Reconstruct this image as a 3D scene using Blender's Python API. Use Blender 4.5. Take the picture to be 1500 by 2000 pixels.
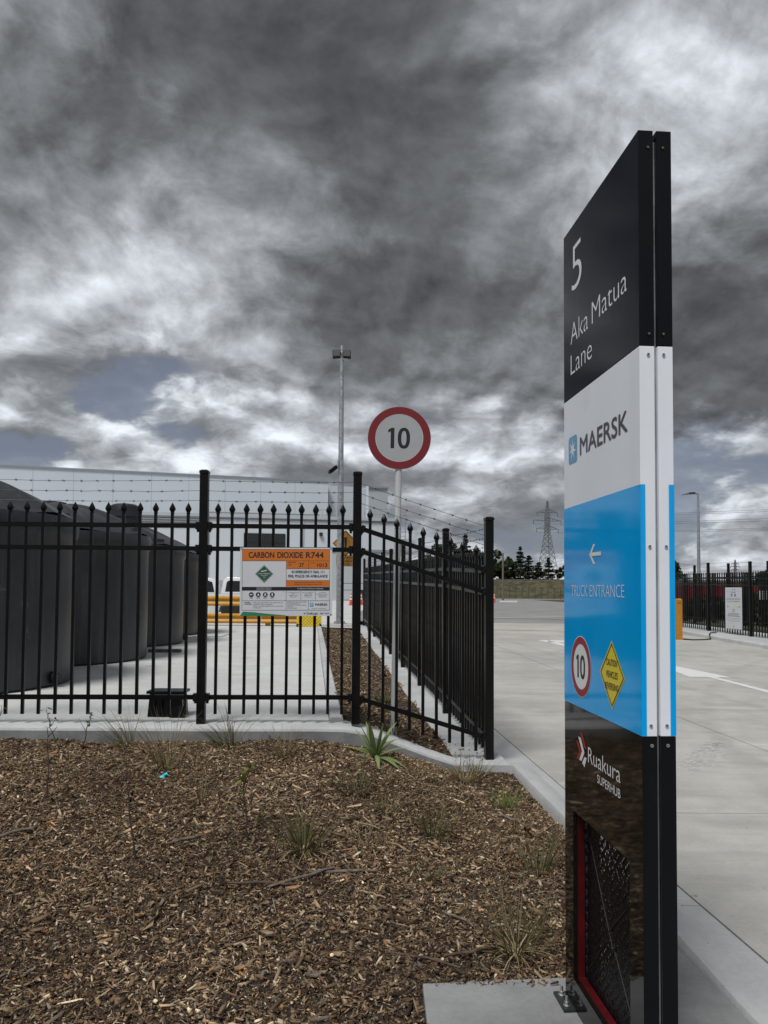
import bpy, bmesh, math, random
import numpy as np
from mathutils import Vector, Matrix

for _o in list(bpy.data.objects): bpy.data.objects.remove(_o)
SC = bpy.context.scene
COL = SC.collection
rnd = random.Random(11)
NR = np.random.default_rng(7)
PI = math.pi

# ------------------------------------------------------------------ camera
cam_d = bpy.data.cameras.new('camera'); cam = bpy.data.objects.new('camera', cam_d); COL.objects.link(cam)
cam_d.sensor_fit = 'VERTICAL'; cam_d.sensor_height = 36.0; cam_d.lens = 1530 / 2000 * 36
cam_d.shift_y = 0.0443; cam_d.clip_start = .05; cam_d.clip_end = 6000
cam.matrix_world = (Matrix.Translation((0, 0, 1.6)) @ Matrix.Rotation(PI/2 + math.radians(2.3), 4, 'X')
                    @ Matrix.Rotation(0.0065, 4, 'Z'))
SC.camera = cam
SC.render.resolution_x = 768; SC.render.resolution_y = 1024

# ------------------------------------------------------------------ light and exposure
SC.view_settings.view_transform = 'Standard'; SC.view_settings.look = 'None'
SC.view_settings.exposure = 0.97; SC.view_settings.gamma = 1.0
SC.view_settings.use_curve_mapping = False
SUN_EL, SUN_AZ = math.radians(58), math.radians(208)      # azimuth clockwise from +Y: behind the camera, a little left
sdir = Vector((math.sin(SUN_AZ)*math.cos(SUN_EL), math.cos(SUN_AZ)*math.cos(SUN_EL), math.sin(SUN_EL)))
sun_d = bpy.data.lights.new('sun', 'SUN'); sun_d.energy = 1.5; sun_d.angle = math.radians(18); sun_d.color = (1, .985, .96)
sun = bpy.data.objects.new('sun', sun_d); COL.objects.link(sun)
sun.rotation_euler = sdir.to_track_quat('Z', 'Y').to_euler(); sun.location = (0, -5, 30)

# ------------------------------------------------------------------ sky: broken stratocumulus over cumulus
class NG:
    """tiny node-graph helper"""
    def __init__(s, tree): s.t = tree
    def n(s, kind, **kw):
        x = s.t.nodes.new(kind)
        for k, v in kw.items(): setattr(x, k, v)
        return x
    def put(s, sock, v):
        if v is None: return
        if hasattr(v, 'is_linked') or isinstance(v, bpy.types.NodeSocket): s.t.links.new(v, sock)
        else: sock.default_value = v
    def m(s, op, a, b=None, c=None, clamp=False):
        x = s.n('ShaderNodeMath', operation=op, use_clamp=clamp)
        for i, v in enumerate((a, b, c)): s.put(x.inputs[i], v)
        return x.outputs[0]
    def v(s, op, a, b=None, scale=None):
        x = s.n('ShaderNodeVectorMath', operation=op)
        s.put(x.inputs[0], a); s.put(x.inputs[1], b)
        if scale is not None: s.put(x.inputs['Scale'], scale)
        return x.outputs['Value'] if op in ('LENGTH', 'DOT_PRODUCT', 'DISTANCE') else x.outputs[0]
    def xyz(s, a, b, c):
        x = s.n('ShaderNodeCombineXYZ'); s.put(x.inputs[0], a); s.put(x.inputs[1], b); s.put(x.inputs[2], c); return x.outputs[0]
    def noise(s, vec, scale, detail=4, rough=.5, lac=2.0, dist=0.0, col=False):
        x = s.n('ShaderNodeTexNoise'); s.put(x.inputs['Vector'], vec)
        x.inputs['Scale'].default_value = scale; x.inputs['Detail'].default_value = detail
        x.inputs['Roughness'].default_value = rough; x.inputs['Lacunarity'].default_value = lac; x.inputs['Distortion'].default_value = dist
        return x.outputs['Color' if col else 'Fac']
    def ss(s, v, a, b, lo=0.0, hi=1.0):
        x = s.n('ShaderNodeMapRange', interpolation_type='SMOOTHSTEP'); s.put(x.inputs['Value'], v)
        s.put(x.inputs['From Min'], a); s.put(x.inputs['From Max'], b); s.put(x.inputs['To Min'], lo); s.put(x.inputs['To Max'], hi)
        return x.outputs['Result']
    def lin(s, v, a, b, lo=0.0, hi=1.0):
        x = s.n('ShaderNodeMapRange'); s.put(x.inputs['Value'], v)
        s.put(x.inputs['From Min'], a); s.put(x.inputs['From Max'], b); s.put(x.inputs['To Min'], lo); s.put(x.inputs['To Max'], hi)
        return x.outputs['Result']
    def mix(s, f, a, b, blend='MIX'):
        x = s.n('ShaderNodeMix', data_type='RGBA', blend_type=blend); s.put(x.inputs[0], f)
        for i, v in ((6, a), (7, b)):
            if isinstance(v, tuple) and len(v) == 3: v = v + (1,)
            s.put(x.inputs[i], v)
        return x.outputs[2]
    def ramp(s, fac, stops):
        x = s.n('ShaderNodeValToRGB'); s.put(x.inputs[0], fac); e = x.color_ramp.elements
        while len(e) < len(stops): e.new(.5)
        for i, (p, c) in enumerate(stops): e[i].position = p; e[i].color = tuple(c) + (1,)
        return x.outputs[0]

BANKS = [(-0.027, 0.707, 0.13, 0.13),
         (-0.073, 0.809, 0.12, 0.09),
         (0.06, 0.946, 0.16, 0.12),
         (0.033, 1.071, 0.15, 0.09),
         (0.189, 1.158, 0.16, 0.17),
         (0.494, 1.12, 0.18, 0.17),
         (0.28, 1.067, 0.15, 0.08),
         (-0.401, 0.868, 0.08, 0.12),
         (0.107, 0.713, 0.16, 0.05),
         (-0.32, 0.715, 0.12, -0.11),
         (-0.217, 0.762, 0.11, -0.08),
         (-0.363, 0.805, 0.08, -0.08),
         (-0.423, 0.976, 0.15, -0.09),
         (-0.22, 0.992, 0.12, -0.03),
         (0.319, 0.715, 0.14, -0.1),
         (0.174, 0.753, 0.1, -0.06),
         (0.403, 0.911, 0.1, -0.1),
         (-0.504, 1.085, 0.11, -0.28),
         (-0.342, 1.146, 0.12, -0.16),
         (-0.154, 1.218, 0.11, -0.12),
         (0.185, 1.347, 0.1, -0.2),
         (0.566, 1.213, 0.1, -0.2)]
def make_world():
    w = bpy.data.worlds.new('World'); SC.world = w; w.use_nodes = True
    t = w.node_tree; t.nodes.clear(); g = NG(t)
    d = g.n('ShaderNodeTexCoord').outputs['Generated']
    sp = g.n('ShaderNodeSeparateXYZ'); t.links.new(d, sp.inputs[0]); dx, dy, dz = sp.outputs
    z = g.m('MAXIMUM', dz, 0.0)
    k = g.m('ADD', z, .55)
    p = g.xyz(g.m('DIVIDE', dx, k), g.m('DIVIDE', dy, k), 3.7)
    def warp(vec, sc, amt, det=2):
        c = g.noise(vec, sc, det, .5, col=True)
        return g.v('ADD', vec, g.v('SCALE', g.v('SUBTRACT', c, (.5, .5, .5)), scale=amt))
    p2 = warp(p, 3.2, .10)
    p3 = warp(p2, 11.0, .030, 2)
    n1 = g.noise(p3, 3.3, 8, .58)
    n1b = g.noise(g.v('ADD', p3, (-.012, -.022, .0)), 3.3, 7, .58)
    nb = g.noise(p, 1.1, 2, .5)
    # the heavy bank of the deck and the thinner parts beside it
    bias = g.m('MULTIPLY', g.m('SUBTRACT', nb, .5), .35)
    for cx_, cy_, s_, a_ in BANKS:
        r = g.m('DIVIDE', g.v('DISTANCE', p, (cx_, cy_, 3.7)), s_)
        e = g.m('POWER', 2.718, g.m('MULTIPLY', g.m('MULTIPLY', r, r), -1.0))
        bias = g.m('MULTIPLY_ADD', e, a_, bias)
    D = g.m('ADD', g.m('MULTIPLY_ADD', g.m('SUBTRACT', n1, .5), 1.65, .45), bias)
    b = g.ramp(D, [(.06, (.54,)*3), (.26, (.345,)*3), (.44, (.190,)*3), (.62, (.108,)*3), (.90, (.070,)*3)])
    edge = g.m('MULTIPLY', g.m('SUBTRACT', n1b, n1), 3.6)
    b = g.m('MULTIPLY', b, g.m('MAXIMUM', g.m('ADD', 1.0, edge), .5))
    # cumulus low over the horizon
    az = g.m('ARCTAN2', dx, dy)
    q = g.xyz(g.m('MULTIPLY', az, 5.2), g.m('MULTIPLY', g.m('POWER', z, .85), 9.2), 1.35)
    q2 = warp(q, 1.2, .34); q3 = warp(q2, 5.0, .12, 2)
    def dens(vec, det): return g.m('ADD', g.noise(vec, .80, det, .57), .07)
    c1 = dens(q3, 7)
    c1u = dens(g.v('ADD', q3, (-.08, .22, .0)), 6)
    cov = g.ss(c1, .485, .56)
    lit = g.m('ADD', .46, g.m('MULTIPLY', g.m('SUBTRACT', c1, c1u), 4.0), clamp=True)
    b2 = g.ramp(lit, [(0, (.13,)*3), (.28, (.20,)*3), (.58, (.38,)*3), (1, (.78,)*3)])
    sky = g.n('ShaderNodeTexSky', sky_type='NISHITA', sun_disc=False)
    sky.sun_elevation = SUN_EL; sky.sun_rotation = SUN_AZ; sky.air_density = 1.0; sky.dust_density = 1.5; sky.ozone_density = 2.0
    blue = g.mix(.62, g.mix(1.0, sky.outputs[0], (.23, .24, .27), 'MULTIPLY'), (1.18, 1.31, 1.62))
    def cl(v): return g.mix(1.0, (6.25, 6.6, 7.05), g.xyz(v, v, v), 'MULTIPLY')
    low = g.mix(g.m('MULTIPLY_ADD', cov, .80, .17), blue, cl(b2))
    # deck cover: solid overhead, breaking up towards the horizon
    cover = g.ss(g.m('ADD', g.m('SUBTRACT', D, .45), g.m('MULTIPLY', g.m('SUBTRACT', z, .235), 4.2)), -.16, .10)
    c = g.mix(cover, low, cl(b))
    bg = g.n('ShaderNodeBackground'); t.links.new(c, bg.inputs['Color']); bg.inputs['Strength'].default_value = .1
    out = g.n('ShaderNodeOutputWorld'); t.links.new(bg.outputs[0], out.inputs[0])
make_world()
try:
    SC.world.cycles.sampling_method = 'MANUAL'; SC.world.cycles.sample_map_resolution = 256
except Exception: pass

# ------------------------------------------------------------------ materials
MATS = {}
def pmat(name, base, rough=.6, metal=0.0, spec=.5, var=0.0, vscale=6.0, bump=0.0, bscale=60.0, coat=0.0, tint=None, rvar=0.0, alpha=None):
    """principled material with mottling, optional second tint and fine relief, all in object space"""
    m = bpy.data.materials.new(name); m.use_nodes = True; t = m.node_tree; g = NG(t)
    b = t.nodes['Principled BSDF']
    b.inputs['Roughness'].default_value = rough; b.inputs['Metallic'].default_value = metal
    b.inputs['Specular IOR Level'].default_value = spec; b.inputs['Coat Weight'].default_value = coat; b.inputs['Coat Roughness'].default_value = .06
    oc = g.n('ShaderNodeTexCoord').outputs['Object']
    if var or tint:
        n = g.noise(oc, vscale, 6, .6)
        lo = tuple(c*(1-var) for c in base); hi = tuple(min(1, c*(1+var)) for c in base)
        c = g.mix(g.ss(n, .3, .7), lo, tint if tint else hi)
        t.links.new(c, b.inputs['Base Color'])
        if rvar: t.links.new(g.lin(n, .3, .7, rough-rvar, rough+rvar), b.inputs['Roughness'])
    else: b.inputs['Base Color'].default_value = tuple(base)+(1,)
    if bump:
        bp = g.n('ShaderNodeBump'); bp.inputs['Strength'].default_value = 1.0; bp.inputs['Distance'].default_value = bump
        t.links.new(g.noise(oc, bscale, 4, .6), bp.inputs['Height']); t.links.new(bp.outputs[0], b.inputs['Normal'])
    MATS[name] = m; return m
M = MATS

def concrete(name, base, stain=.12, streak=0.0, dirt=.0, broom=0.0):
    m = bpy.data.materials.new(name); m.use_nodes = True; t = m.node_tree; g = NG(t); b = t.nodes['Principled BSDF']
    b.inputs['Roughness'].default_value = .82; b.inputs['Specular IOR Level'].default_value = .3
    oc = g.n('ShaderNodeTexCoord').outputs['Object']
    gp = g.n('ShaderNodeNewGeometry').outputs['Position']
    n1 = g.noise(gp, .45, 5, .6); n2 = g.noise(gp, 2.6, 6, .65); n3 = g.noise(gp, 38, 3, .6); n4 = g.noise(gp, 260, 2, .5)
    lo = tuple(c*(1-stain*1.6) for c in base); hi = tuple(c*(1+stain) for c in base)
    c = g.mix(g.ss(g.m('ADD', g.m('MULTIPLY', n1, .55), g.m('MULTIPLY', n2, .45)), .36, .64), lo, hi)
    c = g.mix(g.ss(n3, .25, .75), g.mix(1., c, (.91, .91, .91), 'MULTIPLY'), c)
    c = g.mix(g.ss(n4, .2, .8), g.mix(1., c, (.90, .90, .89), 'MULTIPLY'), c)
    if streak:          # tyre wear dragged along the traffic direction
        sv = g.n('ShaderNodeMapping'); sv.inputs['Rotation'].default_value = (0, 0, .5); sv.inputs['Scale'].default_value = (.35, 2.2, 1)
        t.links.new(gp, sv.inputs[0]); s1 = g.noise(sv.outputs[0], 1.3, 6, .62)
        c = g.mix(g.m('MULTIPLY', g.ss(s1, .47, .70), streak), c, tuple(x*.66 for x in base))
        s2 = g.noise(g.v('ADD', sv.outputs[0], (7, 3, 0)), .8, 5, .6)
        c = g.mix(g.m('MULTIPLY', g.ss(s2, .55, .72), streak*.8), c, tuple(min(1, x*1.3) for x in base))
        # rubber laid down by turning trucks, and a few old drips
        wob = g.m('MULTIPLY', g.m('SUBTRACT', n2, .5), .35)
        for (ax_, ay_, ar_, aw_, k_) in ((-14, 9, 19.2, .16, .30), (-14, 9, 20.9, .15, .26), (26, 2, 21.5, .14, .24), (26, 2, 23.3, .15, .22), (-40, 14, 44.0, .18, .25), (4, 48, 37.5, .2, .2)):
            dd = g.m('ABSOLUTE', g.m('SUBTRACT', g.m('ADD', g.v('DISTANCE', gp, (ax_, ay_, 0.1)), wob), ar_))
            c = g.mix(g.m('MULTIPLY', g.m('MULTIPLY', g.ss(dd, aw_, .02), g.ss(n3, .25, .7)), k_), c, tuple(x*.42 for x in base))
        vo = g.n('ShaderNodeTexVoronoi', feature='F1'); t.links.new(g.v('ADD', gp, g.v('SCALE', g.noise(gp, 6, 2, .5, col=True), scale=.12)), vo.inputs['Vector']); vo.inputs['Scale'].default_value = .75
        c = g.mix(g.m('MULTIPLY', g.ss(vo.outputs['Distance'], .11, .03), .5), c, tuple(x*.35 for x in base))
    if dirt:            # scattered grit and crumbs of soil
        gr = g.noise(gp, 24, 3, .7); gm = g.noise(gp, 1.7, 3, .6)
        f = g.m('MULTIPLY', g.ss(gr, .66, .70), g.ss(gm, .46, .62))
        c = g.mix(g.m('MULTIPLY', f, dirt), c, (.09, .075, .06))
    t.links.new(c, b.inputs['Base Color'])
    bp = g.n('ShaderNodeBump'); bp.inputs['Distance'].default_value = .0025
    h = g.m('ADD', n3, g.m('MULTIPLY', n4, .6))
    if broom:
        bm_ = g.n('ShaderNodeMapping'); bm_.inputs['Scale'].default_value = (4, 130, 1); t.links.new(gp, bm_.inputs[0])
        h = g.m('ADD', h, g.m('MULTIPLY', g.noise(bm_.outputs[0], 1.0, 3, .6), broom))
    t.links.new(h, bp.inputs['Height']); t.links.new(bp.outputs[0], b.inputs['Normal'])
    MATS[name] = m

def attr_mat(name, rough=.85, spec=.25, mult=1.0, trans=0.0):
    m = bpy.data.materials.new(name); m.use_nodes = True; t = m.node_tree; g = NG(t); b = t.nodes['Principled BSDF']
    a = g.n('ShaderNodeAttribute', attribute_name='col')
    n = g.noise(g.n('ShaderNodeNewGeometry').outputs['Position'], 170, 3, .6)
    c = g.mix(g.ss(n, .25, .75), g.mix(1., a.outputs['Color'], (.72*mult,)*3, 'MULTIPLY'), g.mix(1., a.outputs['Color'], (1.12*mult,)*3, 'MULTIPLY'))
    t.links.new(c, b.inputs['Base Color']); b.inputs['Roughness'].default_value = rough; b.inputs['Specular IOR Level'].default_value = spec
    if trans:
        tr = g.n('ShaderNodeBsdfTranslucent'); t.links.new(c, tr.inputs[0]); ms = g.n('ShaderNodeMixShader'); ms.inputs[0].default_value = trans
        t.links.new(b.outputs[0], ms.inputs[1]); t.links.new(tr.outputs[0], ms.inputs[2]); t.links.new(ms.outputs[0], t.nodes['Material Output'].inputs[0])
    MATS[name] = m

concrete('drive_concrete', (.465, .455, .428), .10, streak=.55, dirt=.85, broom=.6)
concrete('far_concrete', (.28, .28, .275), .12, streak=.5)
concrete('gutter_concrete', (.46, .465, .47), .09, dirt=.6)
concrete('pad_concrete', (.26, .265, .265), .20, dirt=.25)
concrete('yard_concrete', (.60, .605, .60), .08, streak=.12, dirt=.3)
concrete('kerb_concrete', (.50, .505, .51), .10, dirt=.35)
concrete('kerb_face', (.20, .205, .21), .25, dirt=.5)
pmat('joint', (.03, .03, .028), .9)
pmat('soil', (.055, .042, .032), .95, var=.4, vscale=9, bump=.012, bscale=45, tint=(.03, .022, .016))
attr_mat('mulch', .9, .2); attr_mat('blade', .6, .3, trans=.25); attr_mat('leafcol', .55, .35, trans=.25)
attr_mat('far_foliage', .8, .15, trans=.15, mult=1.5)
pmat('black_paint', (.0035, .0035, .004), .34, spec=.22, var=.25, vscale=9, bump=.0006, bscale=300, rvar=.08)
pmat('black_edge', (.003, .0035, .005), .42, spec=.2, var=.2, vscale=5, bump=.0004, bscale=500)
pmat('navy_gloss', (.005, .0075, .015), .09, spec=.045, var=.08, vscale=3, bump=.0003, bscale=9)
pmat('black_gloss', (.006, .0055, .005), .05, spec=.42, var=.1, vscale=3, bump=.0001, bscale=7)
pmat('white_panel', (.82, .855, .92), .34, spec=.35, var=.03, vscale=2.2, bump=.0004, bscale=420)
pmat('blue_panel', (.0, .39, .88), .08, spec=.30, var=.04, vscale=2.2, bump=.0003, bscale=9)
pmat('white_vinyl', (.80, .81, .82), .3, var=.02, vscale=5)
pmat('charcoal_vinyl', (.022, .023, .026), .3)
pmat('logo_blue', (.10, .34, .60), .3)
pmat('red_vinyl', (.30, .012, .018), .35)
pmat('yellow_vinyl', (.78, .62, .02), .3)
pmat('black_vinyl', (.008, .008, .008), .35)
pmat('dark_red', (.062, .002, .003), .4, var=.3, vscale=8)
pmat('galvanised', (.42, .44, .46), .42, metal=.75, var=.22, vscale=9, rvar=.1)
pmat('zinc', (.55, .55, .54), .35, metal=.9, var=.2, vscale=40)
pmat('dark_steel', (.03, .032, .035), .45, metal=.3, var=.2, vscale=30)
pmat('sign_white', (.36, .375, .39), .5, var=.03, vscale=8)
pmat('sign_red', (.17, .010, .016), .45)
pmat('board_white', (.60, .62, .655), .4, var=.03, vscale=5)
pmat('board_orange', (.58, .16, .020), .4, var=.04, vscale=5)
pmat('board_green', (.012, .085, .045), .4)
pmat('leaf_green', (.02, .22, .09), .4)
pmat('teal_vinyl', (.02, .18, .16), .4)
pmat('ink', (.012, .012, .018), .45)
pmat('pole_white', (.52, .53, .54), .4, var=.04, vscale=7)
pmat('tank_plastic', (.017, .0185, .0225), .40, var=.22, vscale=1.4, bump=.004, bscale=2.2, rvar=.07, tint=(.026, .028, .033))
def scuffs(name, colr, amount):
    t = MATS[name].node_tree; g = NG(t); b = t.nodes['Principled BSDF']; src = b.inputs['Base Color'].links[0].from_socket
    oc = g.n('ShaderNodeTexCoord').outputs['Object']; mp = g.n('ShaderNodeMapping'); mp.inputs['Scale'].default_value = (1, 1, .35); t.links.new(oc, mp.inputs[0])
    f = g.m('MULTIPLY', g.ss(g.noise(oc, 5.5, 5, .7), .60, .74), g.ss(g.noise(mp.outputs[0], 1.3, 2, .5), .45, .6))
    st = g.n('ShaderNodeMapping'); st.inputs['Scale'].default_value = (9, 9, .5); t.links.new(oc, st.inputs[0])
    f2 = g.m('MULTIPLY', g.ss(g.noise(st.outputs[0], 1.0, 3, .6), .52, .75), .35)
    t.links.new(g.mix(g.m('MULTIPLY', g.m('MAXIMUM', f, f2), amount), src, colr), b.inputs['Base Color'])
scuffs('tank_plastic', (.11, .112, .118), .75)
scuffs('black_paint', (.06, .055, .048), .18); scuffs('black_edge', (.05, .048, .045), .16)
scuffs('white_panel', (.45, .44, .42), .22); scuffs('blue_panel', (.12, .40, .70), .22); scuffs('navy_gloss', (.05, .05, .05), .2); scuffs('black_gloss', (.06, .052, .042), .30)
pmat('tank_dark', (.014, .0145, .017), .5, var=.2, vscale=3)
pmat('warehouse_white', (.55, .59, .63), .5, var=.025, vscale=.15)
pmat('warehouse_grey', (.42, .45, .475), .5, var=.03, vscale=.2)
pmat('trim_grey', (.25, .265, .28), .5)
pmat('dark_door', (.014, .015, .018), .5, var=.12, vscale=2)
pmat('guard_yellow', (.50, .25, .018), .45, var=.1, vscale=4)
pmat('bright_yellow', (.72, .58, .04), .5, var=.08, vscale=8)
pmat('car_white', (.66, .67, .68), .2, coat=.6, var=.02)
pmat('car_glass', (.012, .014, .016), .06)
pmat('tyre', (.012, .012, .012), .8)
pmat('rim', (.45, .45, .46), .3, metal=.9)
pmat('lamp_red', (.35, .01, .01), .25)
pmat('amber', (.46, .22, .03), .5)
pmat('bollard_yellow', (.46, .19, .012), .45, var=.12, vscale=10)
pmat('cone_orange', (.62, .07, .035), .5, var=.1, vscale=12)
pmat('cone_white', (.65, .65, .65), .5)
pmat('road_white', (.66, .66, .65), .7, var=.12, vscale=14, bump=.001, bscale=120)
pmat('road_yellow', (.58, .36, .10), .7, var=.2, vscale=10)
pmat('faded_paint', (.54, .54, .53), .8, var=.12, vscale=20)
pmat('wood_grey', (.15, .125, .10), .9, var=.4, vscale=25, bump=.003, bscale=80)
pmat('wood_tan', (.30, .215, .13), .9, var=.35, vscale=25, bump=.003, bscale=80)
pmat('wood_dark', (.085, .058, .040), .9, var=.4, vscale=25, bump=.003, bscale=80)
pmat('wood_orange', (.34, .19, .09), .9, var=.3, vscale=30, bump=.002, bscale=80)
pmat('cyan_scrap', (.02, .50, .62), .45, var=.15, vscale=40)
pmat('bark', (.035, .026, .02), .9, var=.3, vscale=20)
pmat('bank_grass', (.048, .050, .022), .95, var=.5, vscale=1.1, bump=.15, bscale=2.0, tint=(.100, .088, .044))
pmat('field', (.085, .085, .045), .95, var=.4, vscale=.5, tint=(.12, .10, .06))
pmat('verge', (.09, .075, .045), .95, var=.4, vscale=1.5, tint=(.055, .06, .028))
pmat('tower_steel', (.22, .225, .235), .55, metal=.4)
pmat('far_wire', (.16, .165, .175), .6)
pmat('wire', (.05, .05, .055), .5)
pmat('grey_sign_text', (.20, .21, .24), .5)
pmat('led_lens', (.45, .45, .44), .3)

# ------------------------------------------------------------------ helpers
def link(o, parent=None):
    COL.objects.link(o)
    if parent is not None: o.parent = parent
    return o
def tag(o, label=None, cat=None, group=None, kind=None):
    if label: o['label'] = label
    if cat: o['category'] = cat
    if group: o['group'] = group
    if kind: o['kind'] = kind
    return o
def empty(name, loc=(0, 0, 0), rz=0.0, label=None, cat=None, group=None):
    o = bpy.data.objects.new(name, None); o.location = loc; o.rotation_euler = (0, 0, rz); o.empty_display_size = .2
    link(o); return tag(o, label, cat, group)

class MB:
    """mesh builder"""
    def __init__(s): s.v = []; s.f = []; s.m = []; s.mi = 0
    def add(s, vs, fs):
        k = len(s.v); s.v += [tuple(x) for x in vs]; s.f += [tuple(i+k for i in f) for f in fs]; s.m += [s.mi]*len(fs); return s
    def box(s, x0, x1, y0, y1, z0, z1):
        return s.add([(x0,y0,z0),(x1,y0,z0),(x1,y1,z0),(x0,y1,z0),(x0,y0,z1),(x1,y0,z1),(x1,y1,z1),(x0,y1,z1)],
                     [(0,3,2,1),(4,5,6,7),(0,1,5,4),(1,2,6,5),(2,3,7,6),(3,0,4,7)])
    def bar(s, a, b, w, h=None, up=(0,0,1)):
        a = Vector(a); b = Vector(b); h = h or w; d = (b-a).normalized(); u = Vector(up)
        if abs(d.dot(u)) > .99: u = Vector((0,1,0))
        r = d.cross(u).normalized()*w/2; u = r.cross(d).normalized()*h/2
        return s.add([a-r-u, a+r-u, a+r+u, a-r+u, b-r-u, b+r-u, b+r+u, b-r+u],
                     [(0,3,2,1),(4,5,6,7),(0,1,5,4),(1,2,6,5),(2,3,7,6),(3,0,4,7)])
    def tube(s, pts, r, n=8, caps=True):
        pts = [Vector(p) for p in pts]; R = r if isinstance(r, (list, tuple)) else [r]*len(pts); vs = []; fs = []
        for i, p in enumerate(pts):
            d = (pts[min(i+1, len(pts)-1)] - pts[max(i-1, 0)]).normalized()
            u = Vector((0,0,1)) if abs(d.z) < .9 else Vector((0,1,0))
            a = d.cross(u).normalized(); b_ = a.cross(d).normalized()
            for k in range(n):
                t = 2*PI*k/n; vs.append(p + (a*math.cos(t) + b_*math.sin(t))*R[i])
        for i in range(len(pts)-1):
            for k in range(n):
                k2 = (k+1) % n; fs.append((i*n+k, (i+1)*n+k, (i+1)*n+k2, i*n+k2))
        if caps: fs += [tuple(range(n)), tuple(reversed(range((len(pts)-1)*n, len(pts)*n)))]
        return s.add(vs, fs)
    def lathe(s, prof, n=24, c=(0,0,0)):
        vs = []; fs = []
        for r, z in prof:
            for k in range(n): t = 2*PI*k/n; vs.append((c[0]+r*math.cos(t), c[1]+r*math.sin(t), c[2]+z))
        for i in range(len(prof)-1):
            for k in range(n):
                k2 = (k+1) % n; fs.append((i*n+k, i*n+k2, (i+1)*n+k2, (i+1)*n+k))
        fs += [tuple(reversed(range(n))), tuple(range((len(prof)-1)*n, len(prof)*n))]
        return s.add(vs, fs)
    def prism(s, poly, y0, y1):
        """poly in (x,z), extruded along y"""
        n = len(poly); vs = [(x, y0, z) for x, z in poly] + [(x, y1, z) for x, z in poly]
        return s.add(vs, [tuple(range(n)), tuple(reversed(range(n, 2*n)))] + [(i, n+i, n+(i+1) % n, (i+1) % n) for i in range(n)])
    def slab(s, poly, z0, z1):
        """poly in (x,y), extruded along z"""
        n = len(poly); vs = [(x, y, z0) for x, y in poly] + [(x, y, z1) for x, y in poly]
        return s.add(vs, [tuple(reversed(range(n))), tuple(range(n, 2*n))] + [(i, (i+1) % n, n+(i+1) % n, n+i) for i in range(n)])
    def mesh(s, name, mats, smooth=False, bevel=0.0):
        me = bpy.data.meshes.new(name); me.from_pydata(s.v, [], s.f)
        mats = mats if isinstance(mats, (list, tuple)) else [mats]
        for m in mats: me.materials.append(MATS[m] if isinstance(m, str) else m)
        if len(mats) > 1: me.polygons.foreach_set('material_index', s.m)
        bm = bmesh.new(); bm.from_mesh(me); bmesh.ops.recalc_face_normals(bm, faces=bm.faces)
        if bevel:
            es = [e for e in bm.edges if len(e.link_faces) == 2 and e.calc_face_angle(0) > .5]
            bmesh.ops.bevel(bm, geom=es, offset=bevel, segments=2, affect='EDGES', profile=.6, clamp_overlap=True)
        bm.to_mesh(me); bm.free()
        if smooth:
            me.polygons.foreach_set('use_smooth', [True]*len(me.polygons))
            try: me.set_sharp_from_angle(angle=math.radians(38))
            except Exception: pass
        me.update(); return me
    def build(s, name, mats, parent=None, smooth=False, bevel=0.0):
        return link(bpy.data.objects.new(name, s.mesh(name, mats, smooth, bevel)), parent)
def place(name, me, parent=None, loc=(0,0,0), rot=(0,0,0), sc=(1,1,1)):
    o = bpy.data.objects.new(name, me); o.location = loc; o.rotation_euler = rot; o.scale = sc; return link(o, parent)
def copy_tree(o, parent=None):
    c = o.copy(); COL.objects.link(c); c.parent = parent
    for ch in list(o.children): copy_tree(ch, c)
    return c

def text_geo(body, weight=0.0, spacing=1.0):
    """outline of a line of lettering with the built-in font, 1 unit high capitals, left base at the origin"""
    cu = bpy.data.curves.new('t', 'FONT'); cu.body = body; cu.offset = weight; cu.resolution_u = 4; cu.space_character = spacing; cu.fill_mode = 'FRONT'
    o = bpy.data.objects.new('t', cu); COL.objects.link(o)
    dg = bpy.context.evaluated_depsgraph_get(); me = bpy.data.meshes.new_from_object(o.evaluated_get(dg))
    vs = [tuple(v.co) for v in me.vertices]; fs = [tuple(p.vertices) for p in me.polygons]
    bpy.data.objects.remove(o); bpy.data.curves.remove(cu); bpy.data.meshes.remove(me)
    return vs, fs
CAPH = None
def lettering(name, body, mat, parent, x0, z0, width, height, y, weight=0.0, refcap=False, slant=0.0, spacing=1.0, caps=True, bold=0.0):
    """lettering in the x-z plane of the parent, facing -y; width x height of the whole outline from (x0,z0);
    with caps=False height is the cap height (letters may hang below the base line)"""
    vs, fs = text_geo(body, weight, spacing)
    ax = min(v[0] for v in vs); bx = max(v[0] for v in vs)
    global CAPH
    if CAPH is None:
        hv, _ = text_geo('H'); CAPH = max(v[1] for v in hv)
    sx = width/(bx-ax)
    sz = height/CAPH
    vv = [(x0+(v[0]-ax)*sx + slant*v[1]*sz, y, z0+v[1]*sz) for v in vs]
    if bold:        # heavier stroke: the outline laid down again beside itself
        b0, f0 = vv, fs; vv, fs = [], []
        for k, (ox, oz) in enumerate(((-.5, 0), (.5, 0), (0, -.35), (0, .35))):
            n0 = len(vv); vv = vv + [(a+ox*bold, b-.00006*k, c+oz*bold) for a, b, c in b0]; fs = fs + [tuple(i+n0 for i in f) for f in f0]
    me = bpy.data.meshes.new(name); me.from_pydata(vv, [], fs); me.materials.append(MATS[mat])
    # face -y
    if len(me.polygons) and me.polygons[0].normal.y > 0: me.flip_normals()
    return link(bpy.data.objects.new(name, me), parent)

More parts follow.
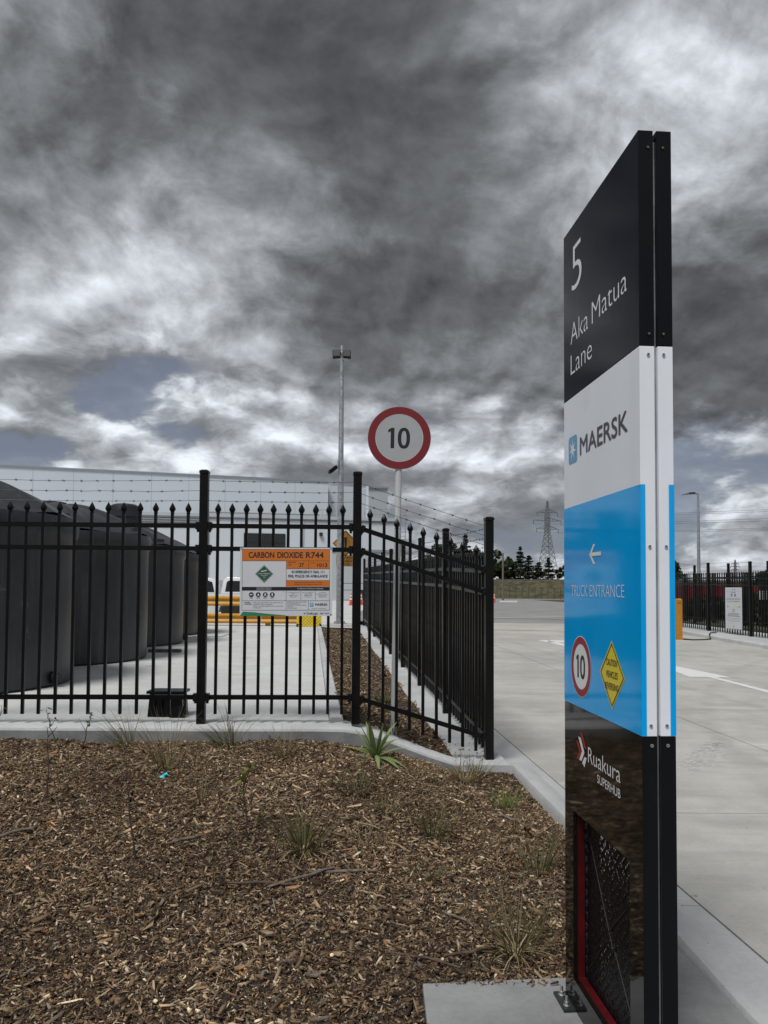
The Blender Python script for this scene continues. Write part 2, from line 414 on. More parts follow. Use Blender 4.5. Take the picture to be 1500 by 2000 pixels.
def np_mesh(name, V, F, cols, mat, parent=None):
    """V (n,3), F (m,4) or (m,3), per-vertex colours"""
    me = bpy.data.meshes.new(name); n = len(V); m, k = F.shape
    me.vertices.add(n); me.vertices.foreach_set('co', np.ascontiguousarray(V, dtype=np.float32).ravel())
    me.loops.add(m*k); me.loops.foreach_set('vertex_index', np.ascontiguousarray(F, dtype=np.int32).ravel())
    me.polygons.add(m); me.polygons.foreach_set('loop_start', np.arange(0, m*k, k, dtype=np.int32))
    try: me.polygons.foreach_set('loop_total', np.full(m, k, dtype=np.int32))
    except Exception: pass
    at = me.color_attributes.new('col', 'FLOAT_COLOR', 'POINT')
    at.data.foreach_set('color', np.ascontiguousarray(np.concatenate([cols, np.ones((n, 1))], 1), dtype=np.float32).ravel())
    me.materials.append(MATS[mat]); me.update(calc_edges=True); me.validate()
    return link(bpy.data.objects.new(name, me), parent)

# ------------------------------------------------------------------ the lie of the land
def sst(a, b, x):
    t = np.clip((x-a)/(b-a), 0, 1); return t*t*(3-2*t)
def bed_z(X, Y):
    lump = .012*np.sin(X*2.7+1.1)*np.cos(Y*2.3+.4) + .008*np.sin(X*6.1+Y*4.7) + .005*np.sin(X*11-Y*9.3)
    return -.028 + .298*sst(3.0, 6.7, Y)*(1-sst(-.5, .95, X)) + lump*sst(1.35, .9, X)
def drv_z(X, Y):
    up = np.clip(Y-7.2, 0, 22.8)*.0156
    return up - .01*np.clip(X-1, 0, 40)*np.clip((Y-3)/8, 0, 1)*np.clip((60-Y)/30, 0, 1)
def B_x(Y): return 1.90-.068*Y if Y < 7 else 1.424-.0845*(Y-7)          # gutter / driveway joint
def A_x(Y): return 1.375-.06*(Y-2.965)                                    # mulch side of the kerb
def F_x(Y): return .967-.0845*(Y-7.2)                                     # fence along the driveway
def K_x(Y): return 9.68-.03*(Y-25.5)                                      # kerb on the far side

def sheet(name, rows, mat, parent=None, kind='structure', thick=None, smooth=False):
    """rows: list of lists of points -> grid surface (with a skirt of depth thick)"""
    nr, nc = len(rows), len(rows[0]); vs = [p for r in rows for p in r]
    fs = [(i*nc+j, i*nc+j+1, (i+1)*nc+j+1, (i+1)*nc+j) for i in range(nr-1) for j in range(nc-1)]
    mb = MB(); mb.add(vs, fs)
    if thick:
        ring = [j for j in range(nc)] + [i*nc+nc-1 for i in range(1, nr)] + [(nr-1)*nc+j for j in range(nc-2, -1, -1)] + [i*nc for i in range(nr-2, 0, -1)]
        k = len(mb.v); mb.v += [(vs[i][0], vs[i][1], vs[i][2]-thick) for i in ring]; n = len(ring)
        ff = [(ring[a], ring[(a+1) % n], k+(a+1) % n, k+a) for a in range(n)]; mb.f += ff; mb.m += [0]*len(ff)
    o = mb.build(name, mat, parent, smooth=smooth)
    if kind and parent is None: tag(o, kind=kind)
    return o

def setting():
    # open country, one sheet to the horizon
    sheet('ground', [[(-3000, -200, -.6), (3000, -200, -.6)], [(-3000, 3000, -.6), (3000, 3000, -.6)]], 'field')
    # the raised field behind the driveway with its grassy bank
    rows = []
    for dy, z in ((0, .30), (1.2, .62), (2.6, 1.35), (4.4, 2.25), (6.0, 2.72), (8.0, 3.15), (14, 3.2), (60, 3.2), (400, 3.2), (2400, 3.5)):
        row = []
        for i in range(61):
            x = -20 + i*5.2; w = .22*math.sin(i*1.7)+.12*math.sin(i*4.1)
            row.append((x, 112 - .16*min(x, 120) + dy + w, z + (w*.25 if .4 < z < 3 else 0)))
        rows.append(row)
    sheet('bank', rows, 'bank_grass', smooth=True)
    # driveway of cast concrete slabs with sawn joints
    dr = sheet('driveway', [[(B_x(y)-.05, y, float(drv_z(B_x(y), y))-.10), (13, y, float(drv_z(11, y))-.10)] for y in (-2, 3, 7.2, 11, 20, 30)], 'joint')
    ys = [-2.0, 1.60, 5.73, 9.86, 13.99, 18.12, 22.25, 26.38, 30.3]
    us = [0.0, 2.52, 6.9]
    g_ = .007
    for a in range(len(ys)-1):
        for b in range(3):
            y0, y1 = ys[a]+g_, ys[a+1]-g_
            rows = []
            for y in np.linspace(y0, y1, 4):
                xa = B_x(y)+us[b]+g_; xb = (B_x(y)+us[b+1]-g_) if b < 2 else K_x(y)+.02
                rows.append([(xa+(xb-xa)*t, y, float(drv_z(xa+(xb-xa)*t, y))) for t in (0, .25, .5, .75, 1)])
            sheet('slab', rows, 'drive_concrete', dr, thick=.12)
    # the driveway beyond, widening into the terminal
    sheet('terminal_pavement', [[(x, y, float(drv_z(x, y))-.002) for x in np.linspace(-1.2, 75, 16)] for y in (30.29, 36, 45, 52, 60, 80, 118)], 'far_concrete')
    # painted markings
    def mark(name, polys, mat, lift=.004):
        mb = MB()
        for poly in polys: mb.add([(x, y, float(drv_z(x, y))+lift) for x, y in poly], [tuple(range(len(poly)))])
        o = mb.build(name, mat, dr); return o
    ax = lambda y: 6.02-.0845*(y-12.4)
    pts = lambda s: [(ax(y)+dx, y) for dx, y in s]
    mark('painted_arrow', [pts([(-.075, 7.6), (.075, 7.6), (.075, 10.9), (-.075, 10.9)]), pts([(-.075, 10.9), (.075, 10.9), (.075, 14.05), (-.075, 14.05)]),
                           pts([(-.42, 14.05), (-.075, 14.055), (0, 16.9)]), pts([(-.075, 14.055), (.075, 14.055), (0, 16.9)]), pts([(.075, 14.055), (.36, 14.05), (0, 16.9)])], 'road_white')
    mark('painted_arrow', [[(4.30, 21.9), (4.52, 22.0), (4.95, 20.2), (4.62, 20.1)], [(4.42, 21.2), (4.62, 21.95), (6.4, 21.8), (6.4, 21.4)], [(4.62, 20.1), (4.95, 20.2), (5.3, 20.7), (4.85, 20.75)]], 'road_white')
    xs_ = np.linspace(F_x(26)+.55, 9.55, 14)
    mark('painted_line', [[(a_, 25.74+.03*a_), (b_, 25.74+.03*b_), (b_, 25.86+.03*b_), (a_, 25.86+.03*a_)] for a_, b_ in zip(xs_[:-1], xs_[1:])], 'road_yellow', .006)
    for (y, x0, x1, w) in ((34.5, 3.9, 9.6, .35), (36.6, 4.8, 9.2, .3)):
        mb = MB(); mb.add([(x0, y, .357), (x1, y+.5, .357), (x1, y+w+.5, .357), (x0+.6, y+w, .357)], [(0, 1, 2, 3)]); mb.build('painted_line', 'faded_paint', dr)
    # scuffed remains of marking paint
    mb = MB()
    for k in range(230):
        t = rnd.random(); x = 2.72+t*.85+rnd.gauss(0, .05); y = 7.15+t*1.2+rnd.gauss(0, .10); a = rnd.uniform(.2, 1.0); l = rnd.uniform(.006, .05); w = rnd.uniform(.002, .008)
        c, s = math.cos(a), math.sin(a)
        mb.add([(x+c*u-s*v_, y+s*u+c*v_, float(drv_z(x, y))+.0035) for u, v_ in ((-l, -w), (l*.6, -w*1.2), (l, w*.4), (-l*.5, w))], [(0, 1, 2, 3)])
    mb.build('scuffed_paint', 'faded_paint', dr)
    # gutter (kerb and channel) in cast lengths
    gu = sheet('gutter', [[(A_x(y)-.02 if y < 7 else F_x(y)+.1, y, float(drv_z(1.2, y))-.11), (B_x(y)+.02, y, float(drv_z(1.2, y))-.11)] for y in (-2, 3, 7.2, 11, 20, 27)], 'joint')
    cuts = [-2.0, 1.2, 4.05, 7.02]
    for a in range(3):
        y0, y1 = cuts[a]+.004, cuts[a+1]-.004; rows = []
        for y in np.linspace(y0, y1, 4):
            A, B = A_x(y), B_x(y)-.006; h = .055 if y > 3.3 else .012
            if 3.2 < y < 3.9: h = .012 + .043*min(1, (y-3.2)/.6)
            w = B-A
            rows.append([(A, y, h-.03), (A+.018, y, h-.004), (A+.05, y, h), (A+.10, y, h-.004), (A+.15, y, h*.55), (A+.20, y, .010), (A+w*.65, y, .002), (B, y, .0)])
        sheet('channel_length', rows, 'gutter_concrete', gu, thick=.14, smooth=True)
    cuts = [7.02, 10.0, 13.0, 16.0, 19.0, 22.0, 25.0, 27.0]
    for a in range(len(cuts)-1):
        rows = []
        for y in np.linspace(cuts[a]+.004, cuts[a+1]-.004, 3):
            z = float(drv_z(1.2, y)); rows.append([(F_x(y)+.16, y, z+.004), (B_x(y)-.006, y, z)])
        sheet('channel_length', rows, 'gutter_concrete', gu, thick=.14)
    # concrete strip that carries the driveway fence
    st = sheet('fence_strip', [[(F_x(y)-.30, y, float(drv_z(1, y))-.06), (F_x(y)+.15, y, float(drv_z(1, y))-.06)] for y in (7.0, 12, 20, 27)], 'joint')
    cuts = [6.96, 9.6, 12.2, 14.8, 17.4, 20.0, 22.6, 26.9]
    for a in range(len(cuts)-1):
        rows = []
        for y in np.linspace(cuts[a]+.003, cuts[a+1]-.003, 3):
            z = float(drv_z(1, y))+.055; rows.append([(F_x(y)-.30, y, z-.012), (F_x(y)-.285, y, z), (F_x(y)+.14, y, z), (F_x(y)+.155, y, z-.012)])
        sheet('strip_length', rows, 'kerb_concrete', st, thick=.12)
    # sign pad
    mb = MB(); mb.slab([(.205, -1.2), (A_x(-1.2)-.004, -1.2), (A_x(3.63)-.004, 3.63), (.93, 3.61), (.90, 3.32), (.168, 3.25)], -.10, .0)
    tag(mb.build('sign_pad', 'pad_concrete', bevel=.006), kind='structure')
    # yard slabs inside the fence
    E = lambda y: -.39-.0913*(y-7.5)
    ya = sheet('yard', [[(-60, y, .33), (E(y)-.02, y, .33)] for y in (7.2, 24.4)], 'joint')
    yy = [7.20, 12.2, 17.2, 24.40]; xx = [-60, -22, -14, -9.2, -4.7]
    for a in range(3):
        y0, y1 = yy[a]+.004, yy[a+1]-.004
        for b in range(5):
            rows = []
            for y in (y0, y1):
                xa = xx[b]+.004; xb = xx[b+1]-.004 if b < 4 else E(y)-.13
                rows.append([(xa, y, .398), (xb, y, .398)])
            sheet('slab', rows, 'yard_concrete', ya, thick=.07)
    rows = [[(E(y)-.125, y, .40), (E(y)-.11, y, .425), (E(y)-.015, y, .425), (E(y), y, .41), (E(y), y, .20)] for y in (7.21, 12, 18, 24.4)]
    ye = MB(); [ye.add([p for p in r_]+[(r_[0][0], r_[0][1], .2)], [tuple(range(6))]) for r_ in (rows[0], rows[-1])]; ye.build('yard_edge_end', 'kerb_concrete', ya); sheet('yard_edge', rows, 'kerb_concrete', ya)
    sheet('yard_pavement', [[(-90, 24.41, .396), (E(24.4), 24.41, .396), (F_x(24.4)-.305, 24.41, .372)], [(-90, 30.3, .38), (-2.6, 30.3, .38), (-1.21, 30.3, .37)], [(-90, 60, .37), (-6, 60, .37), (-1.21, 60, .36)], [(-90, 118, .37), (-10, 118, .37), (-1.21, 118, .36)]], 'yard_concrete')
    mb = MB(); mb.add([(-4.75, 20.6, .4025), (-4.0, 20.6, .4025), (-3.95, 19.3, .4025), (-4.7, 19.3, .4025)], [(0, 3, 2, 1)]); mb.build('hatch_surround', 'trim_grey', ya)
    mb = MB(); mb.add([(-4.72, 20.56, .406), (-4.03, 20.56, .406), (-3.985, 19.34, .406), (-4.67, 19.34, .406)], [(0, 3, 2, 1)]); mb.build('hatch_cover', 'yard_concrete', ya)
    # kerb below the front fence, ramping down to the driveway
    stn = [(-12, 6.80, 7.19, .40, .20), (-3, 6.80, 7.19, .40, .20), (-1.2, 6.82, 7.19, .40, .20), (-.62, 6.84, 7.19, .40, .20), (-.34, 6.86, 7.20, .393, .18), (-.12, 6.93, 7.22, .352, .13),
           (.14, 7.0, 7.23, .245, .06), (.40, 7.04, 7.23, .145, 0), (.60, 7.05, 7.22, .08, -.05), (.72, 7.06, 7.21, .05, -.06)]
    rows = []
    for x, yf, yb, zt, zb in stn:
        rows.append([(x, yf-.012, zb), (x, yf, zt-.05), (x, yf+.012, zt-.018), (x, yf+.045, zt-.003), (x, (yf+yb)/2, zt), (x, yb-.008, zt+.003), (x, yb, zt-.008), (x, yb, zb)])
    # cast in lengths
    ke = None
    R2 = []
    for i in range(len(stn)-1):
        n = 3 if i else 1
        for k in range(n): t = k/n; R2.append([tuple(np.array(a)*(1-t)+np.array(b)*t) for a, b in zip(rows[i], rows[i+1])])
    R2.append(rows[-1])
    fk = sheet('front_kerb', R2, 'kerb_concrete', smooth=True)
    sheet('dark_face', [[(r_[0][0], r_[0][1]-.0035, r_[0][2]), (r_[1][0], r_[1][1]-.0035, r_[1][2]+.012)] for r_ in R2], 'kerb_face', fk, kind=None)  # darker concrete sheet over the kerb's upright front
    # planting beds
    rows = []
    for y in np.linspace(-1.5, 6.98, 70):
        xs = np.concatenate([np.linspace(-9, -4.2, 8)[:-1], np.linspace(-4.2, A_x(y)+.01, 60)])
        rows.append([(x, y, float(bed_z(x, y))-.004) for x in xs])
    sheet('mulch_bed', rows, 'soil', smooth=True)
    rows = []
    for y in np.linspace(7.10, 24.6, 50):
        xa, xb = E(y)+.005, F_x(y)-.285; rows.append([(xa+(xb-xa)*t, y, side_z(t, y)) for t in np.linspace(0, 1, 8)])
    sheet('side_bed', rows, 'soil', smooth=True)
    # far side: raised kerb and apron below the right-hand fence, rough verge behind
    rk = sheet('far_kerb', [[(K_x(y), y, float(drv_z(10, y))-.02), (K_x(y)+.02, y, float(drv_z(10, y))+.09), (K_x(y)+.10, y, float(drv_z(10, y))+.12), (11.9-.1*(y-25.5), y, float(drv_z(10, y))+.13)] for y in (-2, 8, 14, 20, 25, 30, 36)], 'kerb_concrete')
    sheet('verge', [[(11.9-.1*(y-25.5)-.01, y, .28), (18, y, .35), (40, y, .6), (75, y, 1.0)] for y in (-5, 15, 25, 36, 60, 98)], 'verge')
    sheet('earth_mound', [[(20+i*3.0, 52+j*2.0, .5+1.9*math.sin(PI*min(1, i/4))*math.sin(PI*j/4)**.7 if 0 < j < 4 and i else .5) for i in range(9)] for j in range(5)], 'verge', smooth=True)
def side_z(t, y):
    zl = .385; zr = float(drv_z(1, y))+.035
    s = t*t*(3-2*t); drop = float(sst(7.1, 8.2, np.array(y)))
    zl2 = .27 + (.385-.27)*drop
    return zl2+(zr-zl2)*s + .015*math.sin(t*9+y*3)
setting()

# ------------------------------------------------------------------ mulch: loose chips, uncountable
PAL = np.array([(.046, .029, .019), (.085, .055, .035), (.140, .094, .058), (.215, .150, .092), (.300, .215, .132), (.41, .31, .20), (.56, .46, .33), (.17, .145, .12), (.27, .145, .07)])
PW = np.array([.17, .20, .19, .15, .11, .075, .035, .05, .022]); PW = PW/PW.sum()
def chips(name, X, Y, Z, big=1.0, lab=None):
    n = len(X)
    L = np.clip(NR.lognormal(math.log(.0058), .62, n), .0025, .040)*big        # half length
    W = L*np.clip(NR.normal(.36, .14, n), .12, .8); T = W*NR.uniform(.25, .7, n)
    fib = NR.random(n) < .16; L[fib] *= 2.1; W[fib] *= .5; L = np.clip(L, .0025, .046*big); W = np.clip(W, .0012, .0085*big); T = np.minimum(T, .004)
    base = np.array([(-1,-1,-1),(1,-1,-1),(1,1,-1),(-1,1,-1),(-1,-1,1),(1,-1,1),(1,1,1),(-1,1,1)], float)
    V = np.repeat(base[None], n, 0)
    V[:, :, 0] *= 1+NR.uniform(-.35, .25, (n, 8)); V[:, :, 1] *= 1+NR.uniform(-.5, .25, (n, 8))
    tap = NR.uniform(.15, 1.0, (n, 1)); V[:, [1, 2, 5, 6], 1] *= tap
    V *= np.stack([L, W, T], 1)[:, None, :]
    bend = NR.normal(0, 6, (n, 1)); V[:, :, 2] += bend*V[:, :, 0]**2
    yaw = NR.uniform(0, 2*PI, n); pit = NR.normal(0, .38, n); rol = NR.normal(0, .5, n)
    cr, sr = np.cos(rol)[:, None], np.sin(rol)[:, None]; y, z = V[:, :, 1].copy(), V[:, :, 2].copy()
    V[:, :, 1] = y*cr-z*sr; V[:, :, 2] = y*sr+z*cr
    cp, sp = np.cos(pit)[:, None], np.sin(pit)[:, None]; x, z = V[:, :, 0].copy(), V[:, :, 2].copy()
    V[:, :, 0] = x*cp+z*sp; V[:, :, 2] = -x*sp+z*cp
    cy, sy = np.cos(yaw)[:, None], np.sin(yaw)[:, None]; x, y = V[:, :, 0].copy(), V[:, :, 1].copy()
    V[:, :, 0] = x*cy-y*sy+X[:, None]; V[:, :, 1] = x*sy+y*cy+Y[:, None]
    V[:, :, 2] += (Z + NR.uniform(-.002, .014, n))[:, None]
    q = np.array([(4,5,6,7),(0,1,5,4),(1,2,6,5),(2,3,7,6),(3,0,4,7)]); F = (q[None]+(np.arange(n)*8)[:, None, None]).reshape(-1, 4)
    ci = NR.choice(len(PAL), n, p=PW); c = PAL[ci]*np.exp(NR.normal(.07, .25, n))[:, None]*np.array((1.0, .985, .955))
    patch = .74 + .42*(np.sin(X*3.1+1)*np.sin(Y*2.7+2)*.5+.5) ; c = c*patch[:, None]
    C = np.repeat(c, 8, 0)
    o = np_mesh(name, V.reshape(-1, 3), F, C, 'mulch')
    return tag(o, lab, None, None, 'stuff')
def scatter_bed(n):
    Y = 2.3 + 4.72*NR.random(int(n*2.6))**.92; X = NR.uniform(-4.3, 1.36, len(Y))
    ok = (X > -.50*Y-.75) & (X < A_x(Y)-.002) & (Y < 6.80+.2*sst(-.3, .3, X))
    ok &= ~((Y < 3.262+.06*(X-.168)) & (X > .16)) & ~((X > .90) & (Y < 3.64))
    X, Y = X[ok][:n], Y[ok][:n]; return X, Y
X, Y = scatter_bed(222000)
chips('mulch_chips', X, Y, bed_z(X, Y))
# the bed goes on to the left of the view and behind the camera: coarser chips there
n = 42000; Y = NR.uniform(-1.2, 6.78, n); X = NR.uniform(-6.5, 1.3, n); ok = ((X <= -.50*Y-.75) | (X < -4.3) | (Y < 2.3)) & (X < A_x(Y)-.002) & ~((X > .16) & (Y < 3.3))
chips('outer_mulch_chips', X[ok], Y[ok], bed_z(X[ok], Y[ok]), 2.0)
n = 30000; Y = 7.15+NR.random(n)**1.5*17; t = NR.random(n); E_ = -.39-.0913*(Y-7.5); F_ = F_x(Y)-.28
Z = np.array([side_z(a, b) for a, b in zip(t, Y)])
chips('side_mulch_chips', E_+(F_-E_)*t, Y, Z, 1.5)
# chips kicked out over the pad, the strip and the kerb
n = 260; X = np.concatenate([NR.uniform(.20, .72, 110), NR.uniform(.5, .95, 150)]); Y = np.concatenate([3.262-np.abs(NR.normal(0, .016, 110)), NR.uniform(7.05, 7.9, 150)])
Z = np.concatenate([np.full(110, .002), drv_z(np.full(150, 1.), Y[110:])+.058]); chips('stray_mulch_chips', X, Y, Z, .8)

# ------------------------------------------------------------------ pylon sign
def ring_poly(cx_, cz, r, n=40): return [(cx_+r*math.cos(2*PI*k/n), cz+r*math.sin(2*PI*k/n)) for k in range(n)]
def flat(name, poly, y, mat, parent):
    """flat print: polygon in x-z at depth y, facing -y"""
    mb = MB(); mb.add([(x, y, z) for x, z in poly], [tuple(range(len(poly)))]); me = mb.mesh(name, mat)
    if me.polygons[0].normal.y > 0: me.flip_normals()
    return link(bpy.data.objects.new(name, me), parent)
def flat_ring(name, cx_, cz, r0, r1, y, mat, parent, n=48):
    a = ring_poly(cx_, cz, r0, n); b = ring_poly(cx_, cz, r1, n)
    mb = MB(); mb.add([(x, y, z) for x, z in a+b], [(k, (k+1) % n, n+(k+1) % n, n+k) for k in range(n)]); me = mb.mesh(name, mat)
    if me.polygons[0].normal.y > 0: me.flip_normals()
    return link(bpy.data.objects.new(name, me), parent)

def ten(parent, x0, z0, w, h, st, y, mat):
    """the figures 10 drawn with a flagged one and an oval nought"""
    ox = x0+w*.20
    flat('figure_one', [(ox-st*.5, z0), (ox+st*.5, z0), (ox+st*.5, z0+h), (ox-st*.28, z0+h), (x0, z0+h*.90), (x0, z0+h*.90-st*.75), (ox-st*.5, z0+h*.86-st*.2)], y, mat, parent)
    cx_, cz, a, b = x0+w*.72, z0+h*.5, w*.28, h*.51; n = 48; mb = MB(); vs = []
    for A, B_ in ((a, b), (a-st*.98, b-st*.86)):
        for k in range(n):
            t = 2*PI*k/n; c, s = math.cos(t), math.sin(t); e = 2/2.35; vs.append((cx_+A*math.copysign(abs(c)**e, c), y, cz+B_*math.copysign(abs(s)**e, s)))
    mb.add(vs, [(k, (k+1) % n, n+(k+1) % n, n+k) for k in range(n)]); mb.build('figure_nought', mat, parent)

def pylon():
    T = empty('pylon_sign', (.728, 3.158, 0), math.atan2(-.9971, .0758),
              'tall black, white and blue entrance pylon sign bolted to the concrete pad', 'sign')
    W, D, H = .765, .106, 3.04; hw = .0475       # hw = thickness of each tray
    # two trays back to back, each in three panels; the lower ones are cut out for the grille
    for side in (0, 1):
        y0, y1 = (0, hw) if side == 0 else (D-hw, D)
        MB().box(0, W, y0, y1, 2.3575, H).build('upper_panel', ['navy_gloss'] , T, bevel=.0015)
        MB().box(0, W, y0, y1, 1.1575, 2.3565).build('middle_panel', 'white_panel', T, bevel=.0015)
        yf0 = y0-.0008 if side == 0 else y1+.0008
        # blue film wrapped round the tray's outer edge
        mb = MB()
        if side == 0:
            mb.add([(-.0006, -.0012, 1.159), (W+.0006, -.0012, 1.159), (W+.0006, -.0012, 1.926), (-.0006, -.0012, 1.926)], [(0, 1, 2, 3)])
            mb.add([(W+.0012, -.0012, 1.159), (W+.0012, .0150, 1.159), (W+.0012, .0150, 1.926), (W+.0012, -.0012, 1.926)], [(0, 1, 2, 3)])
        else:
            mb.add([(-.0006, D+.0012, 1.159), (W+.0006, D+.0012, 1.159), (W+.0006, D+.0012, 1.926), (-.0006, D+.0012, 1.926)], [(0, 1, 2, 3)])
            mb.add([(W+.0012, D+.0012, 1.159), (W+.0012, D-.0165, 1.159), (W+.0012, D-.0165, 1.926), (W+.0012, D+.0012, 1.926)], [(0, 1, 2, 3)])
        mb.build('blue_film', 'blue_panel', T)
        # lower panel: frame round the grille window
        wx0, wx1, wz0, wz1 = .100, .662, .115, .752
        mb = MB(); z1 = 1.1565
        mb.box(0, W, y0, y1, wz1, z1); mb.box(0, W, y0, y1, .012, wz0); mb.box(0, wx0, y0, y1, wz0, wz1); mb.box(wx1, W, y0, y1, wz0, wz1)
        bm_o = mb.build('lower_panel', 'black_gloss', T)
        # red lining of the window
        mb = MB(); e = .0015; ya, yb = (y0+.016, y1-.006) if side == 0 else (y0+.006, y1-.016)
        mb.box(wx0+e, wx0+.011, ya, yb, wz0+e, wz1-e); mb.box(wx0+.011, wx1-e, ya, yb, wz0+e, wz0+.011)
        mb.box(wx0+.011, wx1-e, ya, yb, wz1-.004, wz1-e)
        mb.build('red_lining', 'dark_red', T)
        # black edge strips of the end faces
        for (za, zb) in ((2.3585, H-.001), (.013, 1.1555)):
            mb = MB(); mb.box(W-.0005, W+.0008, y0+.0006, y1-.0006, za, zb); mb.build('edge_strip', 'black_edge', T)
        # screws
        ym = y0+.028 if side == 0 else y1-.028
        sm = MB(); sm.tube([(W+.0005, ym, 0), (W+.0035, ym, 0)], .0052, 10)
        sm.mi = 1; sm.tube([(W+.0036, ym, 0), (W+.0042, ym, 0)], .0022, 6); me = sm.mesh('screw', ['zinc', 'ink'], smooth=True)
        dm = MB(); dm.tube([(W+.0005, ym, 0), (W+.0035, ym, 0)], .0052, 10); dm.mi = 1; dm.tube([(W+.0036, ym, 0), (W+.0042, ym, 0)], .0022, 6); med = dm.mesh('screw', ['dark_steel', 'wood_tan'], smooth=True)
        for z in (1.19, 1.735, 2.330): place('screw', me, T, (0, rnd.uniform(-.002, .002), z))
        for z in (2.395, 2.985): place('screw', med, T, (0, rnd.uniform(-.003, .003), z))
        place('screw', me, T, (0, .002, 1.130)); 
    # spine between the trays
    MB().box(.03, W-.012, hw+.0015, D-hw-.0015, .012, H-.03).build('spine', 'galvanised', T)
    # grille: black plate pierced by slots in diagonal bands
    gx0, gx1, gz0, gz1 = .100, .662, .115, .752
    # the spine must not block the window: cut it into pieces round the opening
    for o in [c for c in T.children if c.name.startswith('spine')]: bpy.data.objects.remove(o)
    s0, s1 = hw+.0015, D-hw-.0015
    mb = MB(); mb.box(.03, W-.012, s0, s1, gz1+.004, H-.03); mb.box(.03, gx0-.004, s0, s1, .02, gz1+.004); mb.box(gx1+.004, W-.012, s0, s1, .02, gz1+.004); mb.build('spine', 'galvanised', T)
    for yg, ph in ((hw-.004, 0), (D-hw+.004, 0)):      # one pierced plate in each tray
        mb = MB(); n1, n2 = 40, 46; cw, ch = (gx1-gx0)/n1, (gz1-gz0)/n2
        for i in range(n1):
            for j in range(n2):
                x0, z0 = gx0+i*cw, gz0+j*ch
                o = [(x0, yg, z0), (x0+cw, yg, z0), (x0+cw, yg, z0+ch), (x0, yg, z0+ch)]
                A, B_ = (i+j+ph)//9, (i-j+ph*2)//9; sl = .34 if (A+B_) % 2 else -.34
                seam = (i+j+ph) % 9 == 0 or (i-j+ph*2) % 9 == 0
                row = ((i-j) if sl > 0 else (i+j)) % 3 == ph % 3
                if not seam and not row:
                    c = (x0+cw/2, z0+ch/2); w, h = cw*.25, ch*.44
                    q = [(c[0]-w-sl*cw*.5, yg, c[1]-h), (c[0]+w-sl*cw*.5, yg, c[1]-h), (c[0]+w+sl*cw*.5, yg, c[1]+h), (c[0]-w+sl*cw*.5, yg, c[1]+h)]
                    mb.add(o+q, [(0, 1, 5, 4), (1, 2, 6, 5), (2, 3, 7, 6), (3, 0, 4, 7)])
                else: mb.add(o, [(0, 1, 2, 3)])
        mb.build('grille', 'black_edge', T)
    yg = hw-.004
    mb = MB()
    for (a, b) in (((.14, .70), (.40, .36)), ((.42, .36), (.655, .13)), ((.36, .40), (.66, .66)), ((.14, .16), (.34, .36))):
        mb.bar((a[0], yg-.002, a[1]), (b[0], yg-.002, b[1]), .0022, .0022, up=(0, 1, 0))
    mb.build('grille_seam', 'dark_steel', T)
    # base plates with anchor bolts
    for xc in (.002, W-.10):
        bp = MB().box(xc-.018, xc+.122, -.045, D-.01, .0015, .0115).build('base_plate', 'dark_steel', T, bevel=.001)
        for (bx_, by) in ((xc+.012, -.020), (xc+.090, -.024)):
            mb = MB(); mb.tube([(bx_, by, .012), (bx_, by, .0145)], .0135, 16); mb.tube([(bx_, by, .0145), (bx_, by, .0265)], .0105, 6); mb.tube([(bx_, by, .0265), (bx_, by, .047)], .0055, 10)
            mb.build('anchor_bolt', 'zinc', bp, smooth=True)
    y = -.0010
    lettering('house_number', '5', 'white_vinyl', T, .108, 2.772, .118, .180, y, -.012)
    lettering('street_lettering', 'Aka', 'white_vinyl', T, .092, 2.568, .205, .082, y, -.012); lettering('street_lettering', 'Matua', 'white_vinyl', T, .338, 2.568, .332, .082, y, -.012)
    lettering('street_lettering', 'Lane', 'white_vinyl', T, .092, 2.447, .245, .080, y, -.012)
    lettering('company_lettering', 'MAERSK', 'charcoal_vinyl', T, .200, 2.112, .468, .066, y, .0, bold=.0045)
    bev = .016; a, b, c, d = .062, .165, 2.096, 2.202
    sq = []
    for (qx, qz, a0) in ((b-bev, c+bev, -90), (b-bev, d-bev, 0), (a+bev, d-bev, 90), (a+bev, c+bev, 180)):
        for k in range(5): t = math.radians(a0+k*22.5); sq.append((qx+bev*math.cos(t), qz+bev*math.sin(t)))
    em = flat('star_emblem', sq, y, 'logo_blue', T); cx_, cz = (a+b)/2, (c+d)/2
    star = []
    for k in range(14): t = PI/2+PI*k/7; r = .044 if k % 2 == 0 else .014; star.append((cx_+r*math.cos(t), cz+r*math.sin(t)))
    mb = MB(); mb.add([(cx_, y-.0006, cz)]+[(p[0], y-.0006, p[1]) for p in star], [(0, 1+k, 1+(k+1) % 14) for k in range(14)]); mb.build('star', 'white_vinyl', em)
    # arrow
    y2 = -.0022
    mb = MB(); ax, az = .305, 1.729
    mb.add([(ax+.012, y2, az-.0065), (ax+.120, y2, az-.0065), (ax+.120, y2, az+.0065), (ax+.012, y2, az+.0065)], [(0, 1, 2, 3)])
    for sgn in (1, -1): mb.add([(ax, y2-.0004, az), (ax+.020, y2-.0004, az), (ax+.062, y2-.0004, az+sgn*.036), (ax+.042, y2-.0004, az+sgn*.036)], [(0, 1, 2, 3)])
    mb.build('arrow', 'white_vinyl', T)
    lettering('direction_lettering', 'TRUCK', 'white_vinyl', T, .094, 1.576, .188, .043, y2, -.016); lettering('direction_lettering', 'ENTRANCE', 'white_vinyl', T, .308, 1.576, .328, .043, y2, -.016)
    # speed roundel
    cx_, cz, r = .204, 1.313, .1145
    s = flat('speed_roundel', ring_poly(cx_, cz, r, 56), y2, 'white_vinyl', T); flat_ring('red_ring', cx_, cz, r*.975, r*.74, y2-.0006, 'red_vinyl', s)
